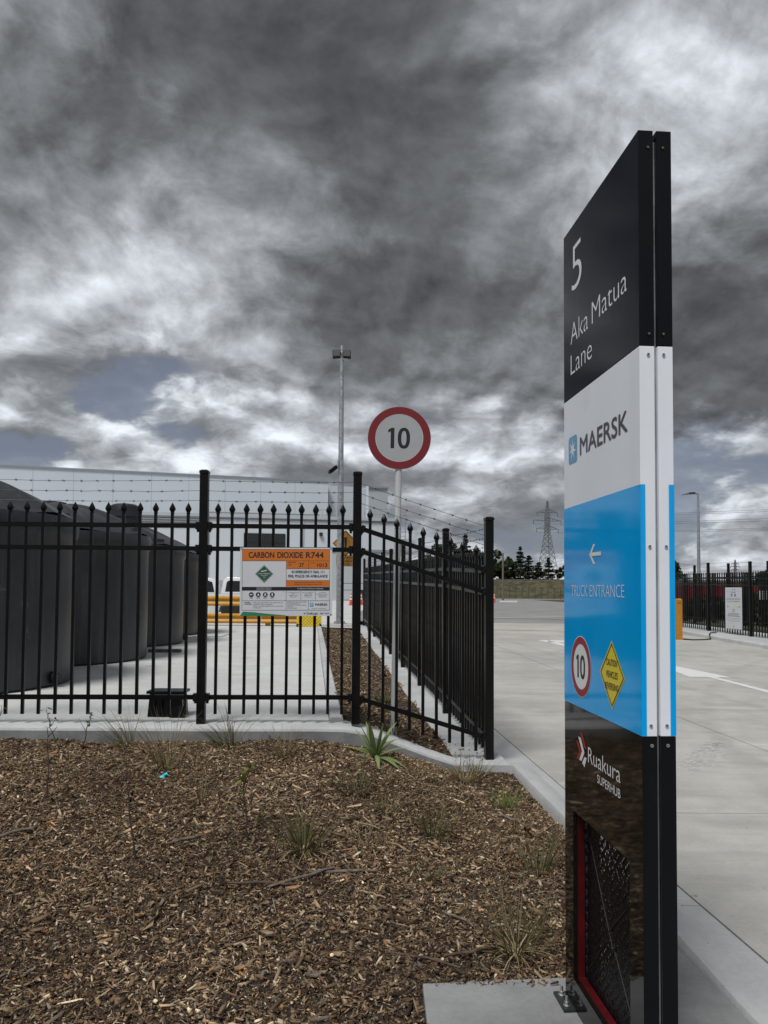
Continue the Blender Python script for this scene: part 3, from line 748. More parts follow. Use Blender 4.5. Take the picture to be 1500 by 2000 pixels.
    ten(s, cx_-.050, cz-.043, .100, .086, .0165, y2-.0008, 'black_vinyl')
    # caution diamond
    cx_, cz, r = .523, 1.317, .115
    s = flat('caution_diamond', [(cx_-r, cz), (cx_, cz-r), (cx_+r, cz), (cx_, cz+r)], y2, 'yellow_vinyl', T)
    o = [(cx_-r*.93, cz), (cx_, cz-r*.93), (cx_+r*.93, cz), (cx_, cz+r*.93)]; i_ = [(cx_-r*.87, cz), (cx_, cz-r*.87), (cx_+r*.87, cz), (cx_, cz+r*.87)]
    mb = MB(); mb.add([(q[0], y2-.0006, q[1]) for q in o+i_], [(k, (k+1) % 4, 4+(k+1) % 4, 4+k) for k in range(4)]); mb.build('diamond_border', 'black_vinyl', s)
    for txt, zz, w in (('CAUTION', cz+.030, .098), ('VEHICLES', cz-.010, .106), ('REVERSING', cz-.050, .122)):
        lettering('caution_lettering', txt, 'black_vinyl', s, cx_-w/2, zz, w, .0215, y2-.0008, 0.0, bold=.0006)
    # hub logo: folded red and white chevrons
    y3 = -.0010
    def para(pts, m): flat('chevron', pts, y3, m, T)
    para([(.145, 1.028), (.172, 1.028), (.205, .993), (.178, .993)], 'red_vinyl'); para([(.178, .9925), (.205, .9925), (.178, .962), (.151, .962)], 'red_vinyl')
    para([(.168, 1.047), (.196, 1.047), (.238, 1.000), (.210, 1.000)], 'white_vinyl'); para([(.210, .9995), (.238, .9995), (.205, .962), (.180, .962)], 'white_vinyl')
    para([(.188, 1.068), (.214, 1.068), (.262, 1.016), (.236, 1.016)], 'red_vinyl'); para([(.213, .958), (.240, .985), (.262, .985), (.238, .946)], 'white_vinyl')
    lettering('hub_lettering', 'Ruakura', 'white_vinyl', T, .278, .974, .312, .056, y3, -.006)
    lettering('hub_lettering', 'SUPERHUB', 'white_vinyl', T, .374, .924, .216, .029, y3, .0)
    return T
pylon()

# ------------------------------------------------------------------ fences
def finial_prof(): return [(.0165, 0), (.018, .010), (.0145, .014), (.022, .027), (.0285, .040), (.027, .052), (.015, .076), (.0015, .100)]
PK_H = 1.775       # shaft
mb = MB(); mb.box(-.0125, .0125, -.0125, .0125, 0, PK_H); ME_SHAFT = mb.mesh('picket', 'black_paint')
mb = MB(); mb.lathe(finial_prof(), 8, (0, 0, PK_H)); ME_FIN = mb.mesh('finial', 'black_paint', smooth=True)
mb = MB(); mb.box(-.0125, .0125, -.0125, .0125, 0, PK_H); mb.lathe([(.016, 0), (.016, .010), (.0225, .036), (.013, .066), (.0015, .086)], 6, (0, 0, PK_H)); ME_PICKET = mb.mesh('picket', 'black_paint')
P_W = .0375
mb = MB(); mb.box(-P_W, P_W, -P_W, P_W, 0, 2.225); ME_POST = mb.mesh('post', 'black_paint', bevel=.004)
mb = MB(); mb.box(-P_W-.004, P_W+.004, -P_W-.004, P_W+.004, 0, .022); mb.add([(-P_W-.004, -P_W-.004, .0222), (P_W+.004, -P_W-.004, .0222), (P_W+.004, P_W+.004, .0222), (-P_W-.004, P_W+.004, .0222), (-.022, -.022, .034), (.022, -.022, .034), (.022, .022, .034), (-.022, .022, .034)],
    [(0, 1, 5, 4), (1, 2, 6, 5), (2, 3, 7, 6), (3, 0, 4, 7), (4, 5, 6, 7)]); ME_CAP = mb.mesh('post_cap', 'black_paint')
mb = MB(); mb.box(-.034, .034, -.030, .030, -.034, .034); mb.tube([(-.02, 0, -.045), (.02, 0, -.045)], .012, 8); mb.tube([(.0, -.034, 0), (.0, .034, 0)], .010, 6); ME_BRK = mb.mesh('rail_bracket', 'black_paint', bevel=.004)
RZ = (1.757, 1.553, .236)   # rail heights above the post foot
PK_Z = .087

def strand(name, a, b, parent, seed, barbs=True):
    """twisted barbed wire between two points, with a little sag"""
    R = random.Random(seed); a = Vector(a); b = Vector(b); L = (b-a).length; n = max(6, int(L/.14)); pts = []
    for i in range(n+1):
        t = i/n; p = a.lerp(b, t); p.z += -.016*L/2.4*4*t*(1-t) + (R.gauss(0, .0022) if 0 < i < n else 0); pts.append(p)
    mb = MB(); mb.tube(pts, .0022, 5)
    if barbs:
        for i in range(1, n):
            p = pts[i].lerp(pts[i-1], R.uniform(0, .35)); d = (b-a).normalized()
            mb.tube([p-d*.012, p+d*.012], .0042, 5)
            for s in (-1, 1):
                u = Vector((R.uniform(-.3, .3), R.uniform(-1, 1), R.uniform(.5, 1)))
                mb.bar(p-d*.006*s-u*.013, p+d*.006*s+u*.013, .0024)
    return mb.build(name, 'wire', parent)

def fence_run(T, posts, counts, fin=True, brackets=True, wires=True, seed=1, wire_detail=True, skip_post=()):
    """posts: world positions of post feet; counts: pickets per bay; everything becomes a part of T (at the origin)"""
    for k, p in enumerate(posts):
        if k in skip_post: continue
        q = Vector(posts[min(k+1, len(posts)-1)])-Vector(posts[max(k-1, 0)]); rz = math.atan2(q.y, q.x)
        if k == 0 and len(posts) > 1: q = Vector(posts[1])-Vector(posts[0]); rz = math.atan2(q.y, q.x)
        o = place('post', ME_POST, T, p, (rnd.gauss(0, .002), rnd.gauss(0, .002), rz)); place('post_cap', ME_CAP, o, (0, 0, 2.226))
    for k in range(len(posts)-1):
        a, b = Vector(posts[k]), Vector(posts[k+1]); d = (b-a); L = math.hypot(d.x, d.y); u = d/L; rz = math.atan2(d.y, d.x)
        for z in RZ:
            mb = MB(); g0 = P_W+.001; mb.bar(a+u*g0+Vector((0, 0, z)), b-u*g0+Vector((0, 0, z)), .034, .040); mb.build('rail', 'black_paint', T)
            if brackets:
                for p, s in ((a, 1), (b, -1)): place('rail_bracket', ME_BRK, T, p+u*s*(P_W+.016)+Vector((0, 0, z)), (0, -math.atan2(d.z, L), rz), (.5, 1.15, 1))
        n = counts[k]
        for i in range(n):
            t = (i+1)/(n+1); p = a.lerp(b, t)+Vector((rnd.gauss(0, .0015), 0, PK_Z))
            if fin:
                o = place('picket', ME_SHAFT, T, p, (0, rnd.gauss(0, .0015), rz)); place('finial', ME_FIN, o)
            else: place('picket', ME_PICKET, T, p, (0, 0, rz))
        if wires:
            for j, z in enumerate((2.165, 2.072, 1.985)):
                strand('barbed_wire', a+u*P_W+Vector((0, 0, z)), b-u*P_W+Vector((0, 0, z)), T, seed*100+k*10+j, wire_detail)

FA = empty('security_fence', label='black spear-topped picket fence in front of the water tanks, ramping down to the driveway', cat='fence')
fence_run(FA, [(-4.02, 6.90, .395), (-1.610, 6.985, .395), (-.246, 7.035, .395), (.967, 7.20, .010)], [16, 10, 9], seed=3)
FB = empty('security_fence', label='black picket fence running away along the left edge of the driveway', cat='fence')
pB = [(F_x(7.2+2.405*k), 7.2+2.405*k, float(drv_z(1, 7.2+2.405*k))+.052) for k in range(9)]
pB[0] = (.967, 7.20, .010)
fence_run(FB, pB, [16]*8, fin=False, brackets=False, seed=5, skip_post=(0,))
FC = empty('security_fence', label='black picket fence with a white notice on the far right side of the driveway', cat='fence')
cx0 = lambda y: 10.47-.1*(y-25.3)
pC = [(cx0(y), y, float(drv_z(10, y))+.06) for y in (18.1, 20.5, 22.9, 25.3, 27.7, 30.1, 32.5)]
fence_run(FC, pC, [16]*6, fin=False, brackets=False, wires=False, seed=6)
FD = empty('security_fence', label='second black picket fence standing behind the one with the notice', cat='fence')
pD = [(cx0(y)+2.0, y, .33) for y in (20.6, 23.0, 25.4, 27.8, 30.2, 32.6, 35.0)]
fence_run(FD, pD, [16]*6, fin=False, brackets=False, wires=False, seed=7)
# distant mesh fence and gate at the end of the yard
FE = empty('mesh_fence', label='distant low black post and rail fence before the white warehouse', cat='fence')
for k in range(5): MB().box(-4.2+k*1.65-.035, -4.2+k*1.65+.035, 69.97, 70.03, .37, 2.35).build('post', 'black_paint', FE)
for z in (2.05, 1.45, .55): MB().box(-4.2, 2.4, 69.985, 70.015, z, z+.045).build('rail', 'black_paint', FE)
mb = MB(); mb.box(-2.55, 2.4, 69.995, 70.005, .56, 1.45); mb.build('infill_panel', 'tank_dark', FE)
FF = empty('wire_fence', label='thin wire fence with dark posts in front of the grassy bank', cat='fence')
for k in range(30):
    x = 8+k*.85; y = 111.2-.16*x-.3
    MB().box(x-.045, x+.045, y-.045, y+.045, .25, 2.05+rnd.uniform(-.08, .08)).build('post', 'wood_dark', FF)
for z in (.8, 1.3, 1.75): MB().bar((8, 111.2-1.28-.3, z), (8+29*.85, 111.2-.16*(8+29*.85)-.3, z), .02).build('wire', 'wire', FF)

# ------------------------------------------------------------------ speed sign
def speed_sign():
    T = empty('speed_limit_sign', (.10, 7.34, .22), 0, 'round white 10 speed limit sign with red ring on a white pole behind the fence', 'sign')
    T.rotation_euler = (0, .013, 0)
    MB().tube([(0, 0, -.2), (0, 0, 2.90)], .0305, 20).build('pole', 'pole_white', T, smooth=True)
    MB().lathe([(.0305, 2.901), (.026, 2.912), (.004, 2.914)], 16).build('pole_cap', 'pole_white', T)
    zc = 2.797; r = .298
    pl = MB(); pl.tube([(0, -.0345, zc), (0, -.0315, zc)], r, 64); p = pl.build('sign_plate', 'galvanised', T)
    y = -.0355
    flat('sign_face', ring_poly(0, zc, r*.998, 64), y, 'sign_white', p)
    flat_ring('red_ring', 0, zc, r*.988, r*.755, y-.0008, 'sign_red', p, 64)
    flat_ring('ring_edge', 0, zc, r*.755, r*.742, y-.0006, 'pole_white', p, 64)
    ten(p, -.105, zc-.098, .206, .193, .034, y-.0012, 'ink')
    for z in (zc-.14, zc+.12): MB().box(-.07, .07, -.0310, -.022, z, z+.03).build('clamp', 'galvanised', T)
    # weed climbing the pole
    return T
speed_sign()

# ------------------------------------------------------------------ carbon dioxide board on the fence
def co2_board():
    x0, y0 = -1.272, 6.935; ang = math.atan2(.04, .81)
    T = empty('hazard_board', (x0, y0, 1.352), ang, 'orange and white carbon dioxide hazard board fixed to the front fence', 'sign')
    T.rotation_euler = (0, -.006, ang)
    W, H = .815, .605
    MB().box(0, W, 0, .004, 0, H).build('board', 'board_white', T, bevel=.0008)
    y = -.0012; y2 = -.0020
    def rect(name, a, b, c, d, m, yy=y): return flat(name, [(a*W, c*H), (b*W, c*H), (b*W, d*H), (a*W, d*H)], yy, m, T)
    # fractions measured on the board: u to the right, v upwards
    rect('title_band', .024, .972, .808, .978, 'board_orange')
    rect('code_band', .502, .972, .692, .808-.004, 'board_orange'); rect('code_band', .502, .972, .432, .520, 'board_orange')
    rect('black_band', .022, .970, .372, .425, 'ink')
    def L(txt, u0, u1, v0, cap, m='ink', w=0.0, nm='lettering', b=0.0):
        if w: b = max(b, cap*H*.055)
        return lettering(nm, txt, m, T, u0*W, v0*H, (u1-u0)*W, cap*H, y2, 0.0, bold=b)
    L('CARBON', .095, .368, .852, .082, b=.0034); L('DIOXIDE', .405, .680, .852, .082, b=.0034); L('R744', .715, .905, .852, .082, b=.0034)
    L('HAZCHEM', .516, .600, .776, .018); L('CODE', .516, .560, .742, .018)
    L('2T', .640, .692, .722, .052, w=.008); L('UN No.', .764, .812, .768, .018); L('1013', .836, .944, .720, .052, w=.008)
    L('IN EMERGENCY DIAL 111', .560, .912, .628, .036, w=.004); L('FIRE, POLICE OR AMBULANCE', .522, .948, .566, .036, w=.004)
    L('Carbon Dioxide Refrigerated System Automated', .586, .890, .486, .014); L('ASHRAE 2.2A (CO2) Refrigerated Number R744', .586, .890, .456, .014)
    L('MANDATORY WORKPLACE', .182, .340, .402, .014, 'board_white'); L('PROTECTIVE EQUIPMENT', .182, .340, .382, .014, 'board_white'); L('WORKPLACE EXPOSURE STANDARDS', .620, .905, .390, .018, 'board_white')
    # rules between the boxes
    lw = .0022
    def rule(u0, u1, v0, v1):
        mb = MB(); a, b, c, d = u0*W, u1*W, v0*H, v1*H
        if abs(a-b) < 1e-6: a -= lw/2; b += lw/2
        else: c -= lw/2; d += lw/2
        flat('rule', [(a, c), (b, c), (b, d), (a, d)], y-.0005, 'ink', T)
    for a in ((.024, .972, .978, .978), (.024, .024, .085, .978), (.972, .972, .085, .978), (.024, .972, .808, .808), (.500, .500, .432, .806), (.502, .972, .692, .692), (.502, .972, .523, .523), (.742, .742, .692, .808),
              (.024, .972, .085, .085), (.024, .972, .224, .224), (.500, .500, .085, .372), (.742, .742, .085, .224), (.660, .660, .232, .360), (.818, .818, .232, .360)): rule(*a)
    # green gas diamond
    cx_, cz, r = .262*W, .615*H, .079
    dm = flat('gas_diamond', [(cx_-r, cz), (cx_, cz-r), (cx_+r, cz), (cx_, cz+r)], y, 'board_green', T)
    def dline(q, w_): 
        o = [(cx_-q, cz), (cx_, cz-q), (cx_+q, cz), (cx_, cz+q)]; i_ = [(cx_-q+w_, cz), (cx_, cz-q+w_), (cx_+q-w_, cz), (cx_, cz+q-w_)]
        mb = MB(); mb.add([(p_[0], y-.0005, p_[1]) for p_ in o+i_], [(k, (k+1) % 4, 4+(k+1) % 4, 4+k) for k in range(4)]); mb.build('diamond_line', 'board_white', dm)
    dline(r*.93, .0026)
    flat('gas_bottle', [(cx_-.030, cz+.017), (cx_+.022, cz+.027), (cx_+.024, cz+.036), (cx_-.028, cz+.026)], y-.0005, 'board_white', dm)
    for txt, dz, w_ in (('NON-FLAMMABLE', -.002, .104), ('NON TOXIC', -.018, .062), ('GAS', -.034, .024), ('2', -.058, .007)):
        lettering('lettering', txt, 'board_white', dm, cx_-w_/2, cz+dz, w_, .0095, y-.0008, .01)
    # mandatory equipment discs
    for k, (txt1, txt2) in enumerate((('SAFETY', 'GLASSES'), ('SAFETY', 'GLOVES'), ('SAFETY', 'FOOTWEAR'), ('BREATHING', 'APPARATUS'))):
        u = (.124+k*.0755)*W; v = .312*H
        dc = flat('equipment_disc', ring_poly(u, v, .0212, 28), y, 'ink', T)
        if k == 0: pts = [(u-.012, v+.005), (u+.012, v+.005), (u+.012, v-.003), (u-.012, v-.006)]
        elif k == 1: pts = [(u-.008, v-.010), (u+.010, v-.012), (u+.006, v+.004), (u-.002, v+.012), (u-.006, v+.002)]
        elif k == 2: pts = [(u-.010, v-.014), (u-.004, v-.014), (u, v-.002), (u+.004, v-.014), (u+.010, v-.014), (u+.005, v+.012), (u-.005, v+.012)]
        else: pts = [(u-.006, v-.013), (u+.006, v-.013), (u+.007, v+.010), (u, v+.014), (u-.007, v+.010)]
        flat('pictogram', pts, y-.0006, 'board_white', dc)
        lettering('lettering', txt1, 'ink', T, u-.016, .268*H, .032, .0055, y2); lettering('lettering', txt2, 'ink', T, u-.016, .254*H, .032, .0055, y2)
    for (u0, rows) in ((.512, ('Time Weighted Average', '(TWA)', '5000ppm (0.5%)', '8 hours max')), (.672, ('Short Term Exposure', 'Limit (STEL)', '30000ppm (3%)', '15 min max')), (.830, ('Immediately', 'dangerous to life or', 'health (IDLH)', '40000ppm (4%)'))):
        for k, tx in enumerate(rows):
            w_ = min(.132, .0066*len(tx)); uc = u0+.066; L(tx, uc-w_/2, uc+w_/2, .338-k*.021, .011)
    L('WARNING', .046, .116, .190, .014, w=.02); L('ATTENTION', .046, .128, .166, .014, w=.02)
    for k, (tx, w_) in enumerate((('Contains gas under pressure, may explode if heated.', .325), ('Asphyxiant in high concentrations.', .220), ('Contact with evaporating liquid may cause frostbite', .325), ('or freezing pain.', .095))): L(tx, .142, .142+w_, .190-k*.025, .013)
    for k, (tx, w_) in enumerate((('REFRIGERANT CHARGE (kg)  DESIGN', .205), ('MAX ALLOWABLE (kPa)  120', .136), ('DESIGN PRESSURE (kPag)  100/120', .205), ('INSTALLED', .058), ('IN CASE OF EMERGENCY', .108))): L(tx, .514, .514+w_, .198-k*.022, .012)
    e = flat('star_emblem', [(.758*W, .140*H), (.796*W, .140*H), (.796*W, .192*H), (.758*W, .192*H)], y2, 'logo_blue', T)
    st = []; sx, sz = .777*W, .166*H
    for k in range(14): t = PI/2+PI*k/7; q = .0125 if k % 2 == 0 else .004; st.append((sx+q*math.cos(t), sz+q*math.sin(t)))
    mb = MB(); mb.add([(sx, y2-.0005, sz)]+[(p_[0], y2-.0005, p_[1]) for p_ in st], [(0, 1+k, 1+(k+1) % 14) for k in range(14)]); mb.build('star', 'board_white', e)
    L('MAERSK', .816, .950, .152, .032, w=.018); L('INTEGRATED CONTAINER LOGISTICS', .776, .936, .106, .009)
    # green swoosh and contractor line
    flat('green_swoosh', [(.004*W, .004*H), (.030*W, .052*H), (.17*W, .050*H), (.50*W, .008*H), (.50*W, .003*H)], y, 'leaf_green', T)
    flat('green_swoosh', [(.030*W, .053*H), (.040*W, .060*H), (.20*W, .052*H), (.17*W, .051*H)], y, 'board_green', T)
    flat('leaf_emblem', [(.690*W, .036*H), (.700*W, .022*H), (.710*W, .036*H), (.700*W, .050*H)], y, 'leaf_green', T)
    L('Cool', .722, .780, .024, .030, w=.016); L('Logic', .782, .846, .024, .030, 'teal_vinyl', w=.01); L('0800 770077', .868, .972, .026, .020)
    for u, v in ((.015, .985), (.985, .985), (.985, .018)):
        mb = MB(); mb.tube([(u*W, -.0005, v*H), (u*W, -.004, v*H)], .0052, 10); mb.build('screw', 'dark_steel', T)
co2_board()

# ------------------------------------------------------------------ water tanks
def water_tank(loc, rz, label):
    T = empty('water_tank', loc, rz, label, 'water tank', 'water tanks inside the yard')
    R, H = 1.665, 2.02
    prof = [(R-.03, .002), (R, .03), (R+.004, .7), (R, 1.35), (R+.004, H-.22), (R+.035, H-.17), (R+.045, H-.02), (R+.02, H+.045)]
    mb = MB(); n = 96; mb.lathe(prof, n); mb.build('wall', 'tank_plastic', T, smooth=True)
    # domed roof with pressed radial ribs
    vs = []; fs = []; m = 14
    for i in range(m+1):
        t = i/m; r = (R+.018)*(1-t)+.30*t; z = H+.046+.52*(1-(1-t)**1.6)
        for k in range(n):
            a = 2*PI*k/n; ph = (k % 12)/12; rib = .060*max(0, 1-abs(ph-.5)/.22)**.7*math.sin(PI*min(1, .12+t*.88))**.6 if t < .98 else 0
            vs.append((r*math.cos(a), r*math.sin(a), z+rib))
    for i in range(m):
        for k in range(n): fs.append((i*n+k, i*n+(k+1) % n, (i+1)*n+(k+1) % n, (i+1)*n+k))
    mb = MB(); mb.add(vs, fs); mb.build('domed_roof', 'tank_plastic', T, smooth=True)
    lid = MB().lathe([(.33, H+.46), (.34, H+.56), (.32, H+.60), (.30, H+.605), (.02, H+.615)], 32).build('manhole_lid', 'tank_dark', T, smooth=True)
    # small shrouds on the shoulder
    for a in (.45, 1.9, -1.2, -2.6):
        c, s = math.cos(a), math.sin(a); mb = MB(); p = Vector((c*(R-.25), s*(R-.25), H+.10)); mb.bar(p, p+Vector((c*.2, s*.2, .0)), .26, .17); mb.build('inlet_shroud', 'tank_dark', T, bevel=.03)
    mb = MB(); a = -.35; c, s = math.cos(a), math.sin(a); mb.tube([(c*(R-.02), s*(R-.02), .11), (c*(R+.10), s*(R+.10), .11)], .045, 12); mb.tube([(c*(R+.02), s*(R+.02), .11), (c*(R+.05), s*(R+.05), .11)], .075, 12); mb.build('outlet', 'tank_dark', T, smooth=True)
for (x, y, rz, lb) in ((-5.62, 9.72, .2, 'large dark grey plastic water tank nearest the front fence'), (-5.70, 13.17, 1.1, 'dark grey water tank second from the front fence'),
                       (-6.02, 16.85, .7, 'dark grey water tank third from the front fence'), (-6.46, 20.25, 1.6, 'dark grey water tank farthest back, partly hidden by the fence post')):
    water_tank((x, y, .398), rz, lb)
# standing pipe / vessel between the first tanks
T = empty('expansion_vessel', (-5.02, 15.1, .398), 0, 'dark upright cylinder whose top shows above the second water tank', 'vessel')
MB().lathe([(.29, .0), (.30, .05), (.30, 2.68), (.28, 2.76), (.2, 2.80), (.05, 2.82)], 40).build('shell', 'tank_dark', T, smooth=True)
MB().lathe([(.315, 2.55), (.315, 2.66)], 40).build('band', 'tank_plastic', T)

# ------------------------------------------------------------------ black bait box on the kerb, timber offcut in the yard
T = empty('plastic_box', (-2.02, 7.42, .40), 0, 'black plastic box on the concrete just behind the front fence', 'box')
mb = MB(); mb.add([(-.165, -.11, 0), (.165, -.11, 0), (.165, .11, 0), (-.165, .11, 0), (-.15, -.10, .21), (.15, -.10, .21), (.15, .10, .21), (-.15, .10, .21)], [(0, 3, 2, 1), (4, 5, 6, 7), (0, 1, 5, 4), (1, 2, 6, 5), (2, 3, 7, 6), (3, 0, 4, 7)]); mb.build('body', 'black_paint', T, bevel=.006)
MB().box(-.175, .175, -.12, .12, .212, .238).build('lid', 'black_paint', T, bevel=.006)
MB().box(.05, .19, -.15, -.10, .0, .10).build('entry_hood', 'black_paint', T, bevel=.006)
for x in (-.1, -.03, .04): MB().box(x-.008, x+.008, -.125, -.108, .02, .20).build('rib', 'black_paint', T)
tag(MB().bar((-4.35, 14.55, .43), (-3.75, 14.6, .43), .09, .055).build('timber_offcut', 'wood_grey', bevel=.004), 'short grey timber offcut lying beside the second water tank', 'timber')

# ------------------------------------------------------------------ guardrail, wheel ramp, ute
def w_beam(mb, x0, x1, y, zc, dx=0.0):
    prof = [(.0, -.155), (-.025, -.14), (-.078, -.115), (-.083, -.085), (-.03, -.035), (-.012, 0), (-.03, .035), (-.083, .085), (-.078, .115), (-.025, .14), (0, .155)]
    n = len(prof); vs = [(x0, y+a, zc+b) for a, b in prof]+[(x1, y+a+dx, zc+b) for a, b in prof]; mb.add(vs, [(i, i+1, n+i+1, n+i) for i in range(n-1)])
    vs = [(x, yy+.005, z) for x, yy, z in vs]; mb.add(vs, [(n+i, n+i+1, i+1, i) for i in range(n-1)])
T = empty('guardrail', (0, 0, 0), 0, 'orange-yellow double corrugated guardrail across the yard in front of the white pickup', 'guardrail')
for zc in (1.18, .63):
    for (a, b) in ((-11, -7.4), (-7.4, -3.9), (-3.9, -2.02)):
        mb = MB(); w_beam(mb, a+.004, b-.004, 25.0, zc); mb.build('beam', 'guard_yellow', T, smooth=True)
for x in (-10.4, -8.2, -6.0, -3.7, -2.2): MB().box(x-.075, x+.075, 25.06, 25.2, .396, 1.36).build('post', 'guard_yellow', T)
T = empty('cover_plate', (-2.33, 24.55, .40), 0, 'bright yellow checker-plate cover leaning at the guardrail end', 'cover')
mb = MB(); mb.box(-.38, .38, -.05, .05, .0, .40); mb.build('panel', 'bright_yellow', T, bevel=.012)
for k in range(-5, 9):
    for s in (1, -1):
        a = -.36+k*.1; p0 = [max(-.36, min(.36, a)), .02]; 
        x0, z0, x1, z1 = a, .02, a+.36*s, .38
        # clip to the panel
        def clip(x0, z0, x1, z1):
            for lim, sg in ((-.36, 1), (.36, -1)):
                if (x0-lim)*sg < 0 and (x1-lim)*sg < 0: return None
                if (x0-lim)*sg < 0: t = (lim-x0)/(x1-x0); x0, z0 = lim, z0+(z1-z0)*t
                if (x1-lim)*sg < 0: t = (lim-x0)/(x1-x0); x1, z1 = lim, z0+(z1-z0)*t
            return x0, z0, x1, z1
        c = clip(x0, z0, x1, z1)
        if c and abs(c[0]-c[2]) > .03: MB().bar((c[0], -.052, c[1]), (c[2], -.052, c[3]), .010, .008, up=(0, 1, 0)).build('raised_rib', 'amber', T)
for x in (-.36, .36): MB().box(x-.03, x+.03, -.07, .03, -.0, .09).build('foot', 'tank_dark', T)

def wheel(T, x, y, z, side):
    w = empty('wheel', (x, y, z)); w.parent = T
    mb = MB(); mb.lathe([(.20, -.11), (.33, -.11), (.355, -.085), (.36, 0), (.355, .085), (.33, .11), (.20, .11)], 32); o = mb.build('tyre', 'tyre', w, smooth=True); o.rotation_euler = (PI/2, 0, 0)
    mb = MB(); mb.lathe([(.235, -.10), (.235, .09)], 32)
    o = mb.build('rim', 'ink', w, smooth=True); o.rotation_euler = (PI/2, 0, 0)
    mb = MB(); ys = -.112*side
    for k in range(6):
        t = k*PI/3+.3; c, s = math.cos(t), math.sin(t); mb.bar((c*.04, ys, s*.04), (c*.225, ys, s*.225), .055, .02, up=(0, 1, 0))
    mb.tube([(0, ys-.01, 0), (0, ys+.01, 0)], .055, 12); mb.build('spokes', 'rim', w)
    return w
def ute():
    T = empty('pickup_truck', (-8.65, 28.9, .385), 0, 'white double-cab pickup with a canopy parked behind the yellow guardrail', 'pickup')
    # x: front (left, -) to rear; origin below the front wheel
    wb, hw_ = 3.20, .92
    def arch(cx_, r, n=9): return [(cx_+r*math.cos(PI-PI*k/(n-1)), .36+r*math.sin(PI-PI*k/(n-1))) for k in range(n)]
    poly = [(-.92, .42), (-.45, .36)] + arch(0, .43) + [(.5, .33), (wb-.5, .33)] + arch(wb, .43) + [(wb+.5, .40), (wb+1.10, .46), (wb+1.12, .98), (wb-.70, 1.00), (.72, 1.02), (.55, 1.06), (-.25, .99), (-.80, .86), (-.95, .70)]
    MB().prism(poly, -hw_, hw_).build('body', 'car_white', T, smooth=True, bevel=.03)
    def green(pts, top_in, name, mat='car_white'):
        n = len(pts); vs = []
        for s in (-1, 1):
            for (x, z) in pts: vs.append((x, s*(hw_-.02-(top_in*(z-1.0)/.62)), z))
        mb = MB(); mb.add(vs, [tuple(range(n)), tuple(reversed(range(n, 2*n)))]+[(i, n+i, n+(i+1) % n, (i+1) % n) for i in range(n)]); return mb.build(name, mat, T, smooth=True, bevel=.02)
    green([(.56, 1.0), (1.28, 1.52), (1.50, 1.575), (2.30, 1.585), (2.62, 1.50), (2.74, 1.0)], .16, 'cab')
    green([(2.82, 1.0), (2.90, 1.50), (3.02, 1.60), (4.02, 1.585), (4.22, 1.48), (4.30, 1.0)], .14, 'canopy')
    def pane(pts, s, nm='window', top_in=.16):
        mb = MB(); vs = [(x, s*(hw_-.012-(top_in*(z-1.0)/.62)), z) for x, z in pts]; mb.add(vs, [tuple(range(len(vs)))]); mb.build(nm, 'car_glass', T)
    for s in (-1, 1):
        pane([(.95, 1.07), (1.40, 1.46), (1.66, 1.49), (1.66, 1.06)], s); pane([(1.74, 1.06), (1.74, 1.49), (2.28, 1.49), (2.50, 1.42), (2.60, 1.06)], s); pane([(2.98, 1.08), (3.02, 1.42), (3.08, 1.47), (3.92, 1.46), (4.05, 1.38), (4.10, 1.08)], s, top_in=.14)
        MB().box(1.55, 1.72, s*hw_-.012, s*hw_+.018, .86, .89).build('door_handle', 'ink', T); MB().box(2.40, 2.57, s*hw_-.012, s*hw_+.018, .86, .89).build('door_handle', 'ink', T)
        MB().box(.98, 1.12, s*(hw_+.02), s*(hw_+.18), 1.06, 1.24).build('mirror', 'car_white', T, bevel=.02)
        MB().box(-.93, -.70, s*hw_-.13*s-.05, s*hw_-.13*s+.05, .68, .82).build('headlight', 'led_lens', T, bevel=.01); MB().box(wb+1.09, wb+1.14, s*.83-.06, s*.83+.06, .62, .95).build('tail_light', 'lamp_red', T)
    mb = MB(); mb.add([(.62, -.76, 1.06), (.62, .76, 1.06), (1.255, .70, 1.505), (1.255, -.70, 1.505)], [(0, 1, 2, 3)]); mb.v = [(x-.02, y, z+.02) for x, y, z in mb.v]; mb.build('windscreen', 'car_glass', T)
    MB().box(-1.0, -.86, -.86, .86, .40, .60).build('bumper', 'ink', T, bevel=.03)
    for x in (0, wb):
        for s in (-1, 1): wheel(T, x, s*(hw_-.11), .36, -s*-1)
ute()

# ------------------------------------------------------------------ traffic cones
def cone(loc, label):
    T = empty('traffic_cone', loc, rnd.uniform(0, 1), label, 'cone', 'orange traffic cones'); 
    MB().box(-.19, .19, -.19, .19, 0, .035).build('base', 'cone_orange', T, bevel=.008)
    MB().lathe([(.145, .036), (.03, .90), (.022, .905)], 20).build('body', 'cone_orange', T, smooth=True)
    for z in (.40, .64): MB().lathe([(.145-(z-.036)*.1331+.003, z), (.145-(z+.13-.036)*.1331+.003, z+.13)], 20).build('white_band', 'cone_white', T, smooth=True)
cone((-2.42, 58, .37), 'orange traffic cone just left of the fence corner post, far back in the yard')
cone((-1.72, 60, .37), 'orange traffic cone just right of the fence corner post, far back in the yard')
cone((10.7, 76, .352), 'orange traffic cone far down the driveway beside the right end post of the fence')
MB_ = MB(); MB_.box(11.2, 12.9, 75.6, 76.2, .352, .52); tag(MB_.build('barrier_block', 'cone_white', bevel=.03), 'low white barrier block beside the far driveway cone', 'barrier')

